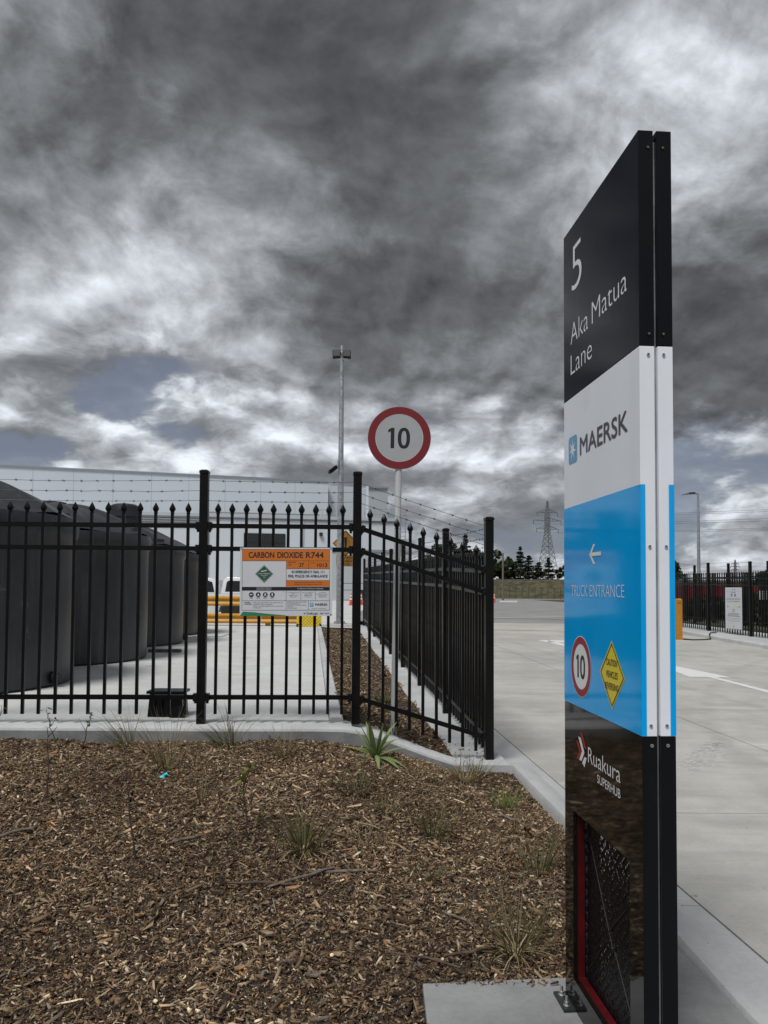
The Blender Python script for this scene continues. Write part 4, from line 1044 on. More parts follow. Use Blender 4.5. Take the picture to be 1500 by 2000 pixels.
# ------------------------------------------------------------------ lamp posts
def lamp_left():
    T = empty('lamp_post', (-1.425, 25.4, .40), 0, 'tall galvanised lamp post with twin floodlights behind the front fence', 'lamp post')
    MB().box(-.42, .62, -.5, .5, -.2, .06).build('plinth', 'kerb_concrete', T, bevel=.02)
    MB().box(-.19, .19, -.19, .19, .061, .085).build('base_plate', 'galvanised', T)
    for sx in (-1, 1):
        for sy in (-1, 1): MB().tube([(sx*.15, sy*.15, .085), (sx*.15, sy*.15, .14)], .016, 8).build('anchor_bolt', 'zinc', T)
    MB().tube([(0, 0, .086), (0, 0, 5.0), (0, 0, 5.04)], [.118, .098, .098], 12).build('lower_shaft', 'galvanised', T, smooth=True)
    MB().tube([(0, 0, 5.041), (0, 0, 8.95)], [.088, .066], 12).build('upper_shaft', 'galvanised', T, smooth=True)
    MB().tube([(0, 0, 8.951), (0, 0, 9.16)], .048, 10).build('spigot', 'galvanised', T)
    MB().lathe([(.075, 8.8), (.085, 8.84), (.085, 8.93), (.06, 8.96)], 12).build('collar', 'galvanised', T)
    for s in (-1, 1):
        h = empty('floodlight', (s*.165, -.08, 8.86)); h.parent = T; h.rotation_euler = (-.75, 0, 0)
        MB().box(-.135, .135, -.13, .17, -.028, .045).build('housing', 'dark_steel', h, bevel=.02)
        MB().box(-.112, .112, -.115, .05, -.0345, -.0285).build('lens', 'trim_grey', h)
        mb = MB()
        for k in range(-3, 4): mb.box(k*.03-.004, k*.03+.004, -.09, .14, .046, .075)
        mb.build('cooling_fin', 'dark_steel', h); h.rotation_euler = (-.80, 0, 0)
    MB().bar((-.2, -.03, 8.70), (.2, -.03, 8.70), .05).build('cross_arm', 'galvanised', T)
lamp_left()
T = empty('security_camera', (-1.62, 25.28, 5.35), 0, 'small black security camera clamped to the galvanised lamp post', 'camera')
mb = MB(); mb.bar((.06, -.0, .20), (-.16, -.12, .0), .13, .12); mb.build('housing', 'black_paint', T, bevel=.015); MB().tube([(-.162, -.121, -.002), (-.185, -.133, -.02)], .05, 12).build('lens_hood', 'ink', T)
MB().bar((.03, 0, .17), (.10, .06, .30), .04).build('bracket', 'galvanised', T); MB().box(.09, .125, .0, .12, .18, .42).build('clamp', 'galvanised', T)
def lamp_right():
    T = empty('lamp_post', (19.3, 48, .7), 0, 'slender street lamp with a flat black head behind the right fence', 'lamp post')
    MB().tube([(0, 0, -.4), (0, 0, 3.4), (0, 0, 6.9)], [.125, .095, .065], 12).build('shaft', 'galvanised', T, smooth=True)
    MB().tube([(0, 0, 6.86), (-.22, 0, 6.89)], .045, 8).build('arm', 'galvanised', T)
    mb = MB(); mb.add([(-.20, -.11, 6.86), (-.20, .11, 6.86), (-.20, .08, 6.97), (-.20, -.08, 6.97), (-.60, -.16, 6.83), (-.60, .16, 6.83), (-.60, .12, 6.94), (-.60, -.12, 6.94), (-.98, -.07, 6.78), (-.98, .07, 6.78), (-.98, .05, 6.82), (-.98, -.05, 6.82)],
        [(3, 2, 1, 0), (0, 1, 5, 4), (1, 2, 6, 5), (2, 3, 7, 6), (3, 0, 4, 7), (4, 5, 9, 8), (5, 6, 10, 9), (6, 7, 11, 10), (7, 4, 8, 11), (8, 9, 10, 11)]); mb.build('lamp_head', 'dark_steel', T, bevel=.012)
lamp_right()

# ------------------------------------------------------------------ yellow reversing-vehicle sign behind the lamp post
T = empty('warning_sign', (-1.275, 25.95, .396), 0, 'yellow diamond warning sign with a caution plate behind the galvanised lamp post', 'sign')
MB().tube([(-.13, 0, 0), (-.13, 0, 3.1)], .032, 12).build('post', 'galvanised', T, smooth=True)
q = .44; z = 2.70
mb = MB(); mb.prism([(-q, z), (0, z-q), (q, z), (0, z+q)], -.045, -.040); mb.build('diamond_plate', 'amber', T)
o = [(-q*.93, z), (0, z-q*.93), (q*.93, z), (0, z+q*.93)]; i_ = [(-q*.87, z), (0, z-q*.87), (q*.87, z), (0, z+q*.87)]
mb = MB(); mb.add([(a, -.047, b) for a, b in o+i_], [(k, (k+1) % 4, 4+(k+1) % 4, 4+k) for k in range(4)]); mb.build('diamond_border', 'ink', T)
flat('symbol', [(-.03, z-.14), (.03, z-.14), (.045, z+.20), (-.045, z+.20)], -.047, 'ink', T); flat('symbol', ring_poly(0, z-.22, .035, 16), -.047, 'ink', T)
MB().box(-.31, .30, -.045, -.040, 1.94, 2.30).build('caution_plate', 'amber', T)
for (a, b, c, d) in ((-.30, .29, 1.945, 1.955), (-.30, .29, 2.285, 2.295)): flat('plate_border', [(a, c), (b, c), (b, d), (a, d)], -.047, 'ink', T)
for tx, zz, w in (('CAUTION', 2.175, .50), ('REVERSING', 2.085, .46), ('VEHICLE', 1.995, .38)): lettering('lettering', tx, 'ink', T, -.24, zz, w, .075 if tx == 'CAUTION' else .052, -.0475, .015)

# ------------------------------------------------------------------ right side: bollard, cable, notice
T = empty('bollard', (8.66, 23.05, float(drv_z(8.66, 23.05))), 0, 'square orange-yellow bollard standing right of the pylon sign by the far kerb', 'bollard')
MB().box(-.085, .085, -.085, .085, 0, 1.16).build('shaft', 'bollard_yellow', T, bevel=.012)
mb = MB(); mb.add([(-.088, -.088, 1.161), (.088, -.088, 1.161), (.088, .088, 1.161), (-.088, .088, 1.161), (-.05, -.05, 1.20), (.05, -.05, 1.20), (.05, .05, 1.20), (-.05, .05, 1.20)], [(0, 1, 5, 4), (1, 2, 6, 5), (2, 3, 7, 6), (3, 0, 4, 7), (4, 5, 6, 7), (3, 2, 1, 0)]); mb.build('cap', 'bollard_yellow', T)
MB().box(-.05, .05, -.088, -.0855, 1.06, 1.085).build('slot', 'ink', T); MB().box(-.13, .13, -.13, .13, .0, .014).build('base_plate', 'bollard_yellow', T)
def cable():
    pts = []
    P0 = [(8.75, 22.95, .02), (8.95, 22.75, .02), (9.35, 22.9, .02), (9.62, 23.1, .03), (9.70, 23.4, .14), (9.95, 23.9, .16), (10.3, 24.2, .16)]
    for i in range(len(P0)-1):
        for k in range(6): t = k/6; a, b = P0[i], P0[i+1]; x, y = a[0]*(1-t)+b[0]*t, a[1]*(1-t)+b[1]*t; pts.append((x, y, float(drv_z(10, y))+a[2]*(1-t)+b[2]*t+(.0 if x > 9.7 else .01*(10-x)*1.0)))
    return tag(MB().tube(pts, .016, 8).build('cable', 'black_paint', smooth=True), 'black cable lying on the kerb beside the orange-yellow bollard', 'cable')
cable()
def notice():
    ang = math.atan2(.1, -1)+PI       # facing the driveway and the camera
    T = empty('notice_board', (10.63-.03, 23.67, .46), math.atan2(-.995, .0995), 'tall white safety notice fixed to the black fence at far right', 'sign')
    W, H = .92, 1.25
    MB().box(-W/2, W/2, -.05, -.046, 0, H).build('board', 'board_white', T)
    y = -.0515
    def bar(u0, u1, v, h, m='grey_sign_text'): flat('text_line', [(u0*W, v*H), (u1*W, v*H), (u1*W, (v+h)*H), (u0*W, (v+h)*H)], y, m, T)
    flat('emblem', ring_poly(-.06*W, .945*H, .022, 16), y, 'logo_blue', T); lettering('lettering', 'MAERSK', 'ink', T, 0*W, .937*H, .13, .022, y)
    bar(-.42, .42, .905, .004, 'logo_blue'); bar(-.15, .15, .875, .012)
    for s in (-1, 1):
        dc = flat('blue_disc', ring_poly(s*.10*W, .815*H, .045, 20), y, 'ink', T); flat('pictogram', ring_poly(s*.10*W, .815*H, .02, 8), y-.002, 'board_white', dc)
    for k in range(3): bar(-.42, .42, .735-k*.017, .005)
    lettering('lettering', 'SITE SAFETY REQUIREMENTS', 'ink', T, -.40*W, .655*H, .80*W, .016, y, .02)
    for k, m in enumerate(('ink', 'amber', 'amber', 'amber', 'ink')):
        u = (-.34+k*.17)*W; v = .535*H
        flat('hazard_symbol', [(u-.032, v-.04), (u+.032, v-.04), (u, v+.05)] if m == 'amber' else ring_poly(u, v, .03, 14), y, 'bright_yellow' if k in (1, 2, 3) else 'grey_sign_text', T)
    r = flat('prohibition', [(-.06, .41*H), (.06, .41*H), (.06, .475*H), (-.06, .475*H)], y, 'red_vinyl', T); flat('prohibition_centre', [(-.045, .422*H), (.045, .422*H), (.045, .463*H), (-.045, .463*H)], y-.002, 'board_white', r)
    for k in range(3): bar(-.32, .32, .37-k*.018, .007)
    bar(-.38, .38, .305, .010, 'ink')
    for k in range(3): bar(-.44+.05*k, .44-.05*k, .255-k*.035, .005)
    flat('hazard_symbol', [(-.05, .03*H), (.05, .03*H), (0, .105*H)], y, 'bright_yellow', T); flat('hazard_symbol', [(-.012, .038*H), (.012, .038*H), (0, .082*H)], y-.002, 'ink', T)
notice()
T = empty('notice_board', (13.05, 26.6, 1.32), -.12, 'small plain white sign on the second fence at far right', 'sign')
MB().box(-.36, .36, -.06, -.055, 0, .30).build('board', 'board_white', T)
for k in range(3): flat('text_line', [(-.28, .06+k*.08), (.28, .06+k*.08), (.28, .085+k*.08), (-.28, .085+k*.08)], -.0625, 'grey_sign_text', T)
T = empty('red_container', (16.0, 38.5, .5), .1, 'red steel bin seen through the pickets behind the bollard', 'container')
MB().box(-2.0, 2.0, -1.0, 1.0, .15, 1.35).build('body', 'sign_red', T, bevel=.02)
for x in (-1.6, -.8, 0, .8, 1.6): MB().box(x-.06, x+.06, -1.06, -1.0, .15, 1.35).build('rib', 'sign_red', T)
for x in (-1.5, 1.5): MB().box(x-.15, x+.15, -.9, .9, 0, .148).build('skid', 'dark_steel', T)

# ------------------------------------------------------------------ warehouse
def warehouse():
    T = empty('warehouse', (0, 0, .37), 0, 'long white cold-store warehouse behind the tanks and fence', 'building')
    def wallbox(name, a, b, depth, z0, z1, mat):
        a = Vector((a[0], a[1], 0)); b = Vector((b[0], b[1], 0)); d = (b-a).normalized(); nrm = Vector((-d.y, d.x, 0))*depth
        p = [a, b, b+nrm, a+nrm]; mb = MB(); mb.slab([(q.x, q.y) for q in p], z0, z1); return mb.build(name, mat, T)
    def strip(name, a, b, z0, z1, proud, mat, par=None):
        a = Vector((a[0], a[1], 0)); b = Vector((b[0], b[1], 0)); d = (b-a).normalized(); nrm = Vector((d.y, -d.x, 0))*proud
        mb = MB(); mb.slab([(q.x, q.y) for q in (a+nrm, b+nrm, b-nrm*.2, a-nrm*.2)], z0, z1); return mb.build(name, mat, par or T)
    # high store
    ua, ub, uc = (-68, 78.6), (-7.05, 97.9), (.42, 100.2)
    wallbox('high_wall', ua, ub, 30, 0, 14.55, 'warehouse_white'); strip('parapet_flashing', ua, ub, 14.551, 14.75, .12, 'trim_grey')
    ub2 = (ub[0]+.01, ub[1]+1.2); uc2 = (-2.4, 101); wallbox('high_wall', ub2, uc2, 28, 0, 14.3, 'warehouse_white')
    wallbox('plant_room', (-2.25, 100.0), (.42, 100.8), 10, 0, 14.15, 'warehouse_grey'); strip('parapet_flashing', (-2.4, 99.9), (.55, 100.8), 14.151, 14.35, .15, 'trim_grey')
    for k in range(1, 15):
        t = k/15; x, y = ua[0]+(ub[0]-ua[0])*t, ua[1]+(ub[1]-ua[1])*t; d = (.018, .0057)
        strip('panel_joint', (x, y), (x+.07, y+.022), 9.0, 14.5, .012, 'warehouse_grey')
    # front wing with loading doors
    la, lb = (-60, 68.8), (1.15, 82.0); d = (Vector(lb)-Vector(la)).normalized()
    P = lambda t: (la[0]+(lb[0]-la[0])*t, la[1]+(lb[1]-la[1])*t)
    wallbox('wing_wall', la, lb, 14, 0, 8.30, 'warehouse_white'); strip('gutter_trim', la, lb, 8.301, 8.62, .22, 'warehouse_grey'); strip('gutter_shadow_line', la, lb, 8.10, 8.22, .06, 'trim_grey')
    def at_px(u): # u = X/Y ratio of a sight line from the road
        t = (u*la[1]-la[0])/((lb[0]-la[0])-u*(lb[1]-la[1])); return P(t)
    # big dark door, behind the hazard board
    a, b = at_px(-.1795), at_px(-.1265); dd = strip('dock_door', a, b, 1.3, 6.75, .10, 'dark_door')
    for k in range(1, 6): strip('door_panel_joint', a, b, 1.3+k*.9, 1.33+k*.9, .125, 'tank_dark', dd)
    a, b = at_px(-.43), at_px(-.36); strip('dock_door', a, b, .1, 4.6, .10, 'dark_door')
    a, b = at_px(-.312), at_px(-.237)
    for k in range(5): strip('louvre_blade', a, b, 7.45+k*.24, 7.57+k*.24, .18, 'trim_grey')
    # small wall lights
    for u in (-.083,): a = at_px(u); strip('wall_light', a, (a[0]+.3, a[1]+.07), 6.6, 6.95, .3, 'tank_dark')
    for u in (-.226, -.105, -.055): a = at_px(u); strip('downpipe', a, (a[0]+.14, a[1]+.03), .2, 8.1, .12, 'warehouse_grey')
    # roof services: pipe run and guard rails on the wing roof
    off = Vector((-d.y, d.x))
    for dz, r in ((.55, .12), (.95, .09)):
        a = Vector(at_px(-.23))+off*5; b = Vector(at_px(-.075))+off*5; MB().tube([(a.x, a.y, 8.3+dz), (b.x, b.y, 8.3+dz)], r, 8).build('roof_pipe', 'trim_grey', T)
    for (u0, u1, o_) in ((-.085, -.055, 4.0), (-.022, .013, 1.5)):
        a = Vector(at_px(u0))+off*o_; b = Vector(at_px(u1))+off*o_
        for z in (.55, 1.1): MB().bar((a.x, a.y, 8.6+z), (b.x, b.y, 8.6+z), .06).build('guard_rail', 'galvanised', T)
        for k in range(6): p = a.lerp(b, k/5); MB().bar((p.x, p.y, 8.3), (p.x, p.y, 9.7), .06).build('guard_post', 'galvanised', T)
    MB().box(-2.0, -1.7, 84, 84.3, 8.3, 12.3).build('riser_duct', 'warehouse_white', T)
    # red fire marker on the high wall
    t_ = .395; x, y = ua[0]+(ub[0]-ua[0])*t_, ua[1]+(ub[1]-ua[1])*t_; strip('fire_marker', (x, y), (x+.45, y+.142), 12.4, 12.85, .03, 'lamp_red')
    # annex and cat ladder at the right-hand end
    wallbox('annex', (-6.0, 79.8), (2.9, 81.4), 8, 0, 5.0, 'warehouse_grey'); strip('annex_trim', (-6.0, 79.8), (2.9, 81.4), 5.001, 5.25, .1, 'trim_grey')
    for x in (1.75, 2.25): MB().box(x-.04, x+.04, 83.0, 83.08, 4.5, 9.6).build('ladder_rail', 'trim_grey', T)
    mb = MB()
    for k in range(12): MB().box(1.79, 2.21, 83.02, 83.06, 4.9+k*.38, 4.95+k*.38).build('ladder_rung', 'trim_grey', T)
    # safety hoops
    for k in range(5):
        z = 5.6+k*.85; MB().tube([(2.0+.42*math.cos(t), 82.9-.5*abs(math.sin(t)), z) for t in np.linspace(0, PI, 9)], .03, 5).build('ladder_hoop', 'trim_grey', T)
warehouse()

# ------------------------------------------------------------------ plants in the bed
def ribbons(blades, nseg=5):
    """blades: list of (root, direction, length, width, droop, side) -> V, F, with index of blade per vertex"""
    V = []; F = []; I = []; T_ = []
    for k, (p, az, el, L, w, droop, twist) in enumerate(blades):
        p = np.array(p, float); d = np.array([math.cos(az)*math.cos(el), math.sin(az)*math.cos(el), math.sin(el)]); b = len(V)
        s = np.array([-math.sin(az+twist), math.cos(az+twist), 0])
        for i in range(nseg+1):
            t = i/nseg; ww = w*(1-t**1.8)*(.55+.45*min(1, t*4))+.0004
            V.append(p-s*ww/2); V.append(p+s*ww/2); I += [k, k]; T_ += [t, t]
            p = p + d*L/nseg; d = d + np.array([0, 0, -droop*L/nseg*3]); d /= np.linalg.norm(d)
        for i in range(nseg): a = b+2*i; F.append((a, a+1, a+3, a+2))
    return np.array(V), np.array(F), np.array(I), np.array(T_)
GREEN = [(.060, .080, .026), (.085, .100, .034), (.050, .060, .026), (.115, .115, .048), (.17, .145, .07)]
TAN = [(.24, .185, .095), (.30, .235, .125), (.19, .145, .075), (.36, .29, .17)]
BROWN = [(.10, .075, .038), (.13, .10, .05), (.085, .075, .035), (.16, .12, .06)]
DARK = [(.030, .040, .020), (.045, .055, .026), (.055, .055, .028)]
def grass(label, loc, n, h, w, spread, pal, tips=None, lean=(0, 0), droop=.5, flop=0, floppal=None, group='young grasses planted in the mulch bed', name='grass_tuft', seed=0):
    R = random.Random(seed+int(loc[0]*1000)); bl = []; cols = []
    for i in range(int(n*1.25)):
        a = R.uniform(0, 2*PI); r = min(.06, abs(R.gauss(0, spread*.25))); L = h*R.uniform(.5, 1.05); el = math.radians(R.uniform(52, 88)) - spread*.5
        d = Vector((math.cos(a)*math.cos(el)+lean[0]*R.uniform(.5, 1.3), math.sin(a)*math.cos(el)+lean[1], math.sin(el))).normalized()
        bl.append(((math.cos(a)*r, math.sin(a)*r, -.012), math.atan2(d.y, d.x), math.asin(d.z), L*1.12, w*1.6*R.uniform(.6, 1.2), droop*R.uniform(.4, 1.5), R.uniform(-1, 1))); c = np.array(R.choice(pal))*1.35*R.uniform(.7, 1.3); cols.append((c, np.array(R.choice(tips)) if tips else c*1.25))
    for i in range(int(flop*1.7)):
        a = R.uniform(0, 2*PI); el = math.radians(R.uniform(8, 40)); bl.append(((R.gauss(0, .012), R.gauss(0, .012), .004), a, el, h*R.uniform(.35, .75), w*1.35*R.uniform(.8, 1.4), 1.6*R.uniform(.6, 1.4), R.uniform(-1, 1))); c = np.array(R.choice(floppal or TAN))*1.25*R.uniform(.8, 1.2); cols.append((c, c*1.1))
    V, F, I, t = ribbons(bl); C = np.array([cols[i][0]*(1-tt)+cols[i][1]*tt for i, tt in zip(I, t)])
    z = float(bed_z(np.array(loc[0]), np.array(loc[1])))
    o = np_mesh(name, V, F, C, 'blade'); o.location = (loc[0], loc[1], z if len(loc) < 3 else loc[2])
    return tag(o, label, 'grass', group)
grass('windblown dark green sedge below the second-left part of the front fence', (-2.16, 6.64), 60, .42, .0032, .34, GREEN, BROWN, (-.55, -.05), .9, 10)
grass('wispy tan grass tuft just behind the scrap of blue plastic', (-1.63, 5.93), 60, .50, .0028, .36, BROWN, TAN, (-.22, 0), .5, 12)
grass('windblown green sedge in front of the left fence post', (-1.29, 6.56), 70, .44, .0034, .36, GREEN, BROWN, (-.50, 0), .9, 8)
grass('short brown sedge below the carbon dioxide board', (-.78, 6.26), 60, .30, .0028, .40, BROWN, TAN, (-.1, 0), .6, 10)
grass('small brown-green sedge in front of the broad-leaved plant', (-.185, 5.50), 70, .27, .003, .42, BROWN, GREEN, (-.08, 0), .6, 10)
grass('green sedge with straw-coloured dead leaves at its base in mid bed', (-.455, 4.56), 80, .36, .0040, .36, GREEN, BROWN, (0, 0), .5, 26, TAN)
grass('upright green rush clump in the middle right of the bed', (.317, 4.97), 70, .30, .0034, .30, GREEN, BROWN, (0, 0), .35, 8)
grass('short bright green blades near the gutter kerb', (.892, 5.90), 22, .22, .0085, .30, [(.085, .13, .03), (.11, .15, .04)], None, (.1, 0), .25, 2)
grass('dry straw-coloured tuft leaning over beside the right fence post', (.68, 6.60), 70, .30, .0036, .42, TAN, TAN, (.05, -.1), 1.6, 20)
grass('dark sedge at the foot of the right fence post', (.80, 6.80), 70, .22, .003, .45, DARK, GREEN, (.1, 0), .5, 6)
grass('low reddish-brown sedge near the kerb right of the green rush', (.895, 5.36), 46, .17, .0026, .6, [(.12, .065, .035), (.10, .075, .04)], TAN, (.1, 0), .4, 8)
grass('sparse olive sedge next to the pylon sign', (.90, 4.58), 60, .26, .0032, .42, GREEN, BROWN, (.05, 0), .4, 14)
grass('tall brown grass growing behind the sign pad', (.60, 3.56), 60, .36, .0038, .40, BROWN, GREEN, (.05, 0), .35, 30, TAN)
grass('faint low green sprout in the lower middle of the bed', (.24, 4.36), 44, .15, .003, .6, GREEN, BROWN, (.1, 0), .4, 6)
grass('single curved yellow-green shoot left of the dry tuft', (.60, 6.42), 5, .30, .007, .25, [(.16, .15, .05)], TAN, (-.25, 0), .5, 0)
grass('thin twiggy sedge by the kerb behind the pylon sign', (1.10, 5.02), 30, .24, .0026, .5, DARK, BROWN, (.15, 0), .3, 4)
grass('small straw tuft between the broad-leaved plant and the fence end post', (.30, 6.30), 34, .22, .003, .42, BROWN, TAN, (.05, 0), .5, 10)
grass('thin olive tuft left of the upright green rush clump', (.02, 5.20), 30, .20, .003, .45, GREEN, TAN, (-.05, 0), .5, 10)
grass('wispy brown tuft between the blue scrap and the yellow-green sapling', (-1.22, 5.30), 28, .24, .0028, .40, BROWN, TAN, (-.1, 0), .5, 8)
grass('small straw tuft right of the green sedge with dead leaves', (-.10, 4.70), 24, .18, .003, .5, BROWN, TAN, (.1, 0), .5, 12)
# weeds in the bed behind the fence
grass('green weeds growing along the strip behind the fence', (.02, 9.4, .25), 160, .20, .004, 1.1, GREEN, None, (0, 0), .8, 30, GREEN, group='weeds in the side bed')
grass('weeds behind the fence, farther back by the lamp post', (-.85, 17.5, .3), 160, .24, .005, 1.5, GREEN, BROWN, (0, 0), .8, 20, group='weeds in the side bed')
grass('dark weeds twining around the foot of the speed sign pole', (.10, 7.30, .22), 50, .42, .003, .18, DARK, GREEN, (0, 0), .25, 0, group='weeds in the side bed')

# broad-leaved plant: every leaf its own part
def flax():
    x, y = -.062, 6.60; T = empty('strappy_plant', (x, y, float(bed_z(np.array(x), np.array(y)))), 0, 'bright green broad-leaved strappy plant below the fence corner', 'plant')
    R = random.Random(8)
    for k in range(24):
        a = k*2.4+R.uniform(-.3, .3); inner = k < 11; el = math.radians(R.uniform(60, 82) if inner else R.uniform(14, 48)); L = R.uniform(.27, .36) if inner else R.uniform(.26, .36); w = R.uniform(.034, .048); n = 8
        p = Vector((math.cos(a)*.01, math.sin(a)*.01, 0)); d = Vector((math.cos(a)*math.cos(el), math.sin(a)*math.cos(el), math.sin(el))); s = Vector((-math.sin(a), math.cos(a), 0)); V = []; F = []; C = []
        dr = R.uniform(2.0, 3.4) if inner else R.uniform(2.5, 4.5); g0 = np.array((.13, .19, .06))*R.uniform(.8, 1.25); g1 = np.array((.27, .35, .14))*R.uniform(.85, 1.1)
        if k in (14, 17): g1 = np.array((.34, .31, .11))
        for i in range(n+1):
            t = i/n; ww = w*(.45+.55*min(1, t*3))*(1-max(0, (t-.5)/.5)**2)+.0008; up = s.cross(d).normalized()
            for q, lift in ((-1, .22), (0, 0), (1, .22)): V.append(p+s*(q*ww/2)-up*(lift*ww)*-1); C.append(g0*(1-t)+g1*t if q else (g0*(1-t)+g1*t)*1.15)
            p = p+d*(L/n); d = (d+Vector((0, 0, -dr*L/n))).normalized()
        for i in range(n): b = 3*i; F += [(b, b+1, b+4, b+3), (b+1, b+2, b+5, b+4)]
        np_mesh('leaf', np.array([tuple(v) for v in V]), np.array(F), np.array(C), 'leafcol', T)
flax()

LEAFME = []
for c0 in ((.11, .15, .035), (.19, .20, .05), (.07, .10, .035), (.10, .06, .05)):
    V = np.array([(0, 0, 0), (.35, -.24, .05), (.35, 0, -.02), (.35, .24, .05), (.72, -.18, .02), (.72, 0, -.05), (.72, .18, .02), (1, 0, -.10)]); F = np.array([(0, 1, 2, 2), (0, 2, 3, 3), (1, 4, 5, 2), (2, 5, 6, 3), (4, 7, 5, 5), (5, 7, 6, 6)])
    me = bpy.data.meshes.new('leaf'); me.from_pydata([tuple(v) for v in V], [], [tuple(dict.fromkeys(int(i) for i in f)) for f in F]); at = me.color_attributes.new('col', 'FLOAT_COLOR', 'POINT')
    for d_ in at.data: d_.color = c0+(1,)
    me.materials.append(MATS['leafcol']); LEAFME.append(me)
def sapling(label, base, top, kinks, nleaf, leafsize, kinds, lo=.5, twigs=2, seed=0, r=.0068):
    R = random.Random(seed); z = float(bed_z(np.array(base[0]), np.array(min(base[1], 6.75)))); T = empty('sapling', (base[0], base[1], z-.01), 0, label, 'sapling', 'bare young shrubs in the mulch bed')
    P = Vector(top); pts = []
    for i in range(9):
        t = i/8; p = P*t; pts.append(p+Vector((R.gauss(0, kinks), R.gauss(0, kinks), 0))*(t*(1.1-t)*3))
    MB().tube(pts, [r*(1-.65*i/8) for i in range(9)], 6).build('stem', 'bark', T, smooth=True)
    tips = [pts[-1]]
    for k in range(twigs):
        i = R.randint(4, 7); a = R.uniform(0, 2*PI); e = pts[i]+Vector((math.cos(a)*.06, math.sin(a)*.03, R.uniform(.05, .12))); MB().tube([pts[i], pts[i].lerp(e, .5)+Vector((0, 0, -.006)), e], [r*.5, r*.4, r*.25], 5).build('twig', 'bark', T); tips.append(e)
    for k in range(nleaf):
        if R.random() < .6: p = R.choice(tips)+Vector((R.gauss(0, .006),)*3)
        else: i = R.randint(int(8*lo), 8); p = pts[i]
        s = leafsize*1.9*R.uniform(.6, 1.2); place('leaf', LEAFME[R.choice(kinds)], T, p, (R.uniform(-.5, .5), R.uniform(-.9, .5), R.uniform(0, 2*PI)), (s, s, s))
sapling('thin bare sapling with one small green leaf in the left of the bed', (-1.375, 4.43), (-.09, .10, .50), .008, 5, .032, (0, 0, 1), .4, 1, 2)
sapling('sapling with yellow-green leaves left of the middle of the bed', (-.80, 4.72), (-.04, .06, .36), .006, 17, .034, (0, 1, 1, 2), .4, 3, 5)
sapling('thin dark twig standing near the left edge of the bed', (-2.24, 5.30), (-.06, .12, .46), .007, 2, .02, (3,), .7, 1, 7)
sapling('little sapling with purple-brown leaves against the left kerb', (-2.74, 6.62), (-.10, .03, .30), .008, 10, .024, (3, 3, 2), .6, 3, 9, .0052)
sapling('little sapling with green leaf tips beside the purple-brown one', (-2.52, 6.64), (.05, .03, .27), .006, 16, .026, (0, 2, 1), .75, 3, 12, .0052)
sapling('bare twig at the extreme left edge of the photo by the kerb', (-3.26, 6.62), (.06, .0, .34), .01, 2, .02, (3,), .7, 1, 14, .0052)
sapling('small leafy seedling in front of the windblown sedge on the left', (-2.10, 6.42), (-.05, 0, .13), .003, 9, .026, (0, 2), .4, 1, 15, .0025)
sapling('dry bare twig standing in front of the yellow-green sapling', (-.60, 4.42), (.03, .08, .26), .007, 0, .02, (0,), .7, 2, 18, .0052)

# ------------------------------------------------------------------ single pieces lying on the mulch
def stick(label, a, b, r, mat, seed=0, cat='stick'):
    R = random.Random(seed); a = Vector((a[0], a[1], float(bed_z(np.array(a[0]), np.array(a[1])))+.012+r)); b = Vector((b[0], b[1], float(bed_z(np.array(b[0]), np.array(b[1])))+.014+r)); n = 7; pts = []
    for i in range(n): t = i/(n-1); pts.append(a.lerp(b, t)+Vector((R.gauss(0, r*.8), R.gauss(0, r*.8), R.gauss(0, r*.3)+.004*math.sin(PI*t))))
    return tag(MB().tube(pts, [r*(.55+.45*math.sin(PI*(.15+.7*i/(n-1)))) for i in range(n)], 7).build('stick', mat, smooth=True), label, cat, 'loose sticks on the mulch')
def flake(label, x, y, L, w, rz, mat, seed=0, name='bark_flake'):
    R = random.Random(seed); n = 9; top = [(L/2*math.cos(2*PI*k/n)*R.uniform(.8, 1.1), w/2*math.sin(2*PI*k/n)*R.uniform(.75, 1.15)) for k in range(n)]; mb = MB(); mb.slab(top, 0, .006)
    mb.v = [(a, b, c+.9*(a*a)/L*.25) for a, b, c in mb.v]; o = mb.build(name, mat); o.location = (x, y, float(bed_z(np.array(x), np.array(y)))+.013); o.rotation_euler = (R.uniform(-.15, .15), R.uniform(-.15, .15), rz)
    return tag(o, label, 'bark', 'larger bark flakes on the mulch')
stick('weathered branch piece lying across the middle of the bed', (-.60, 4.10), (-.26, 4.34), .0075, 'wood_grey', 1)
stick('grey branch lying beyond the weathered branch piece', (-.40, 4.30), (-.02, 4.34), .009, 'wood_grey', 2)
stick('dark curved stick left of the weathered branch piece', (-.80, 4.12), (-.44, 4.16), .007, 'wood_dark', 3)
stick('weathered grey stick at the left edge of the bed', (-2.32, 4.60), (-2.10, 4.82), .009, 'wood_grey', 4)
stick('short grey stick in the left middle of the bed', (-1.24, 4.60), (-1.06, 4.72), .008, 'wood_grey', 5)
stick('thin pale stick right of the weathered branch piece', (-.12, 4.14), (.02, 4.06), .005, 'wood_tan', 6)
stick('pale splinter standing out near the green rush', (.04, 4.76), (.17, 4.66), .006, 'wood_tan', 7)
stick('short brown stick near the short bright green blades', (.84, 5.62), (.97, 5.46), .009, 'wood_grey', 8)
stick('dark stick lying up against the sign pad', (.28, 3.50), (.62, 3.62), .008, 'wood_dark', 9)
stick('thin dark stick behind the sign pad left corner', (.05, 3.56), (.34, 3.42), .006, 'wood_dark', 10)
stick('grey split stick in front of the tall brown grass', (.31, 3.95), (.44, 3.78), .007, 'wood_grey', 11)
stick('thin tan stick below the small brown-green sedge', (-.26, 5.02), (-.02, 4.94), .005, 'wood_tan', 12)
stick('long thin pale stalk left of the blue scrap', (-1.34, 5.40), (-1.22, 5.62), .0035, 'wood_tan', 13)
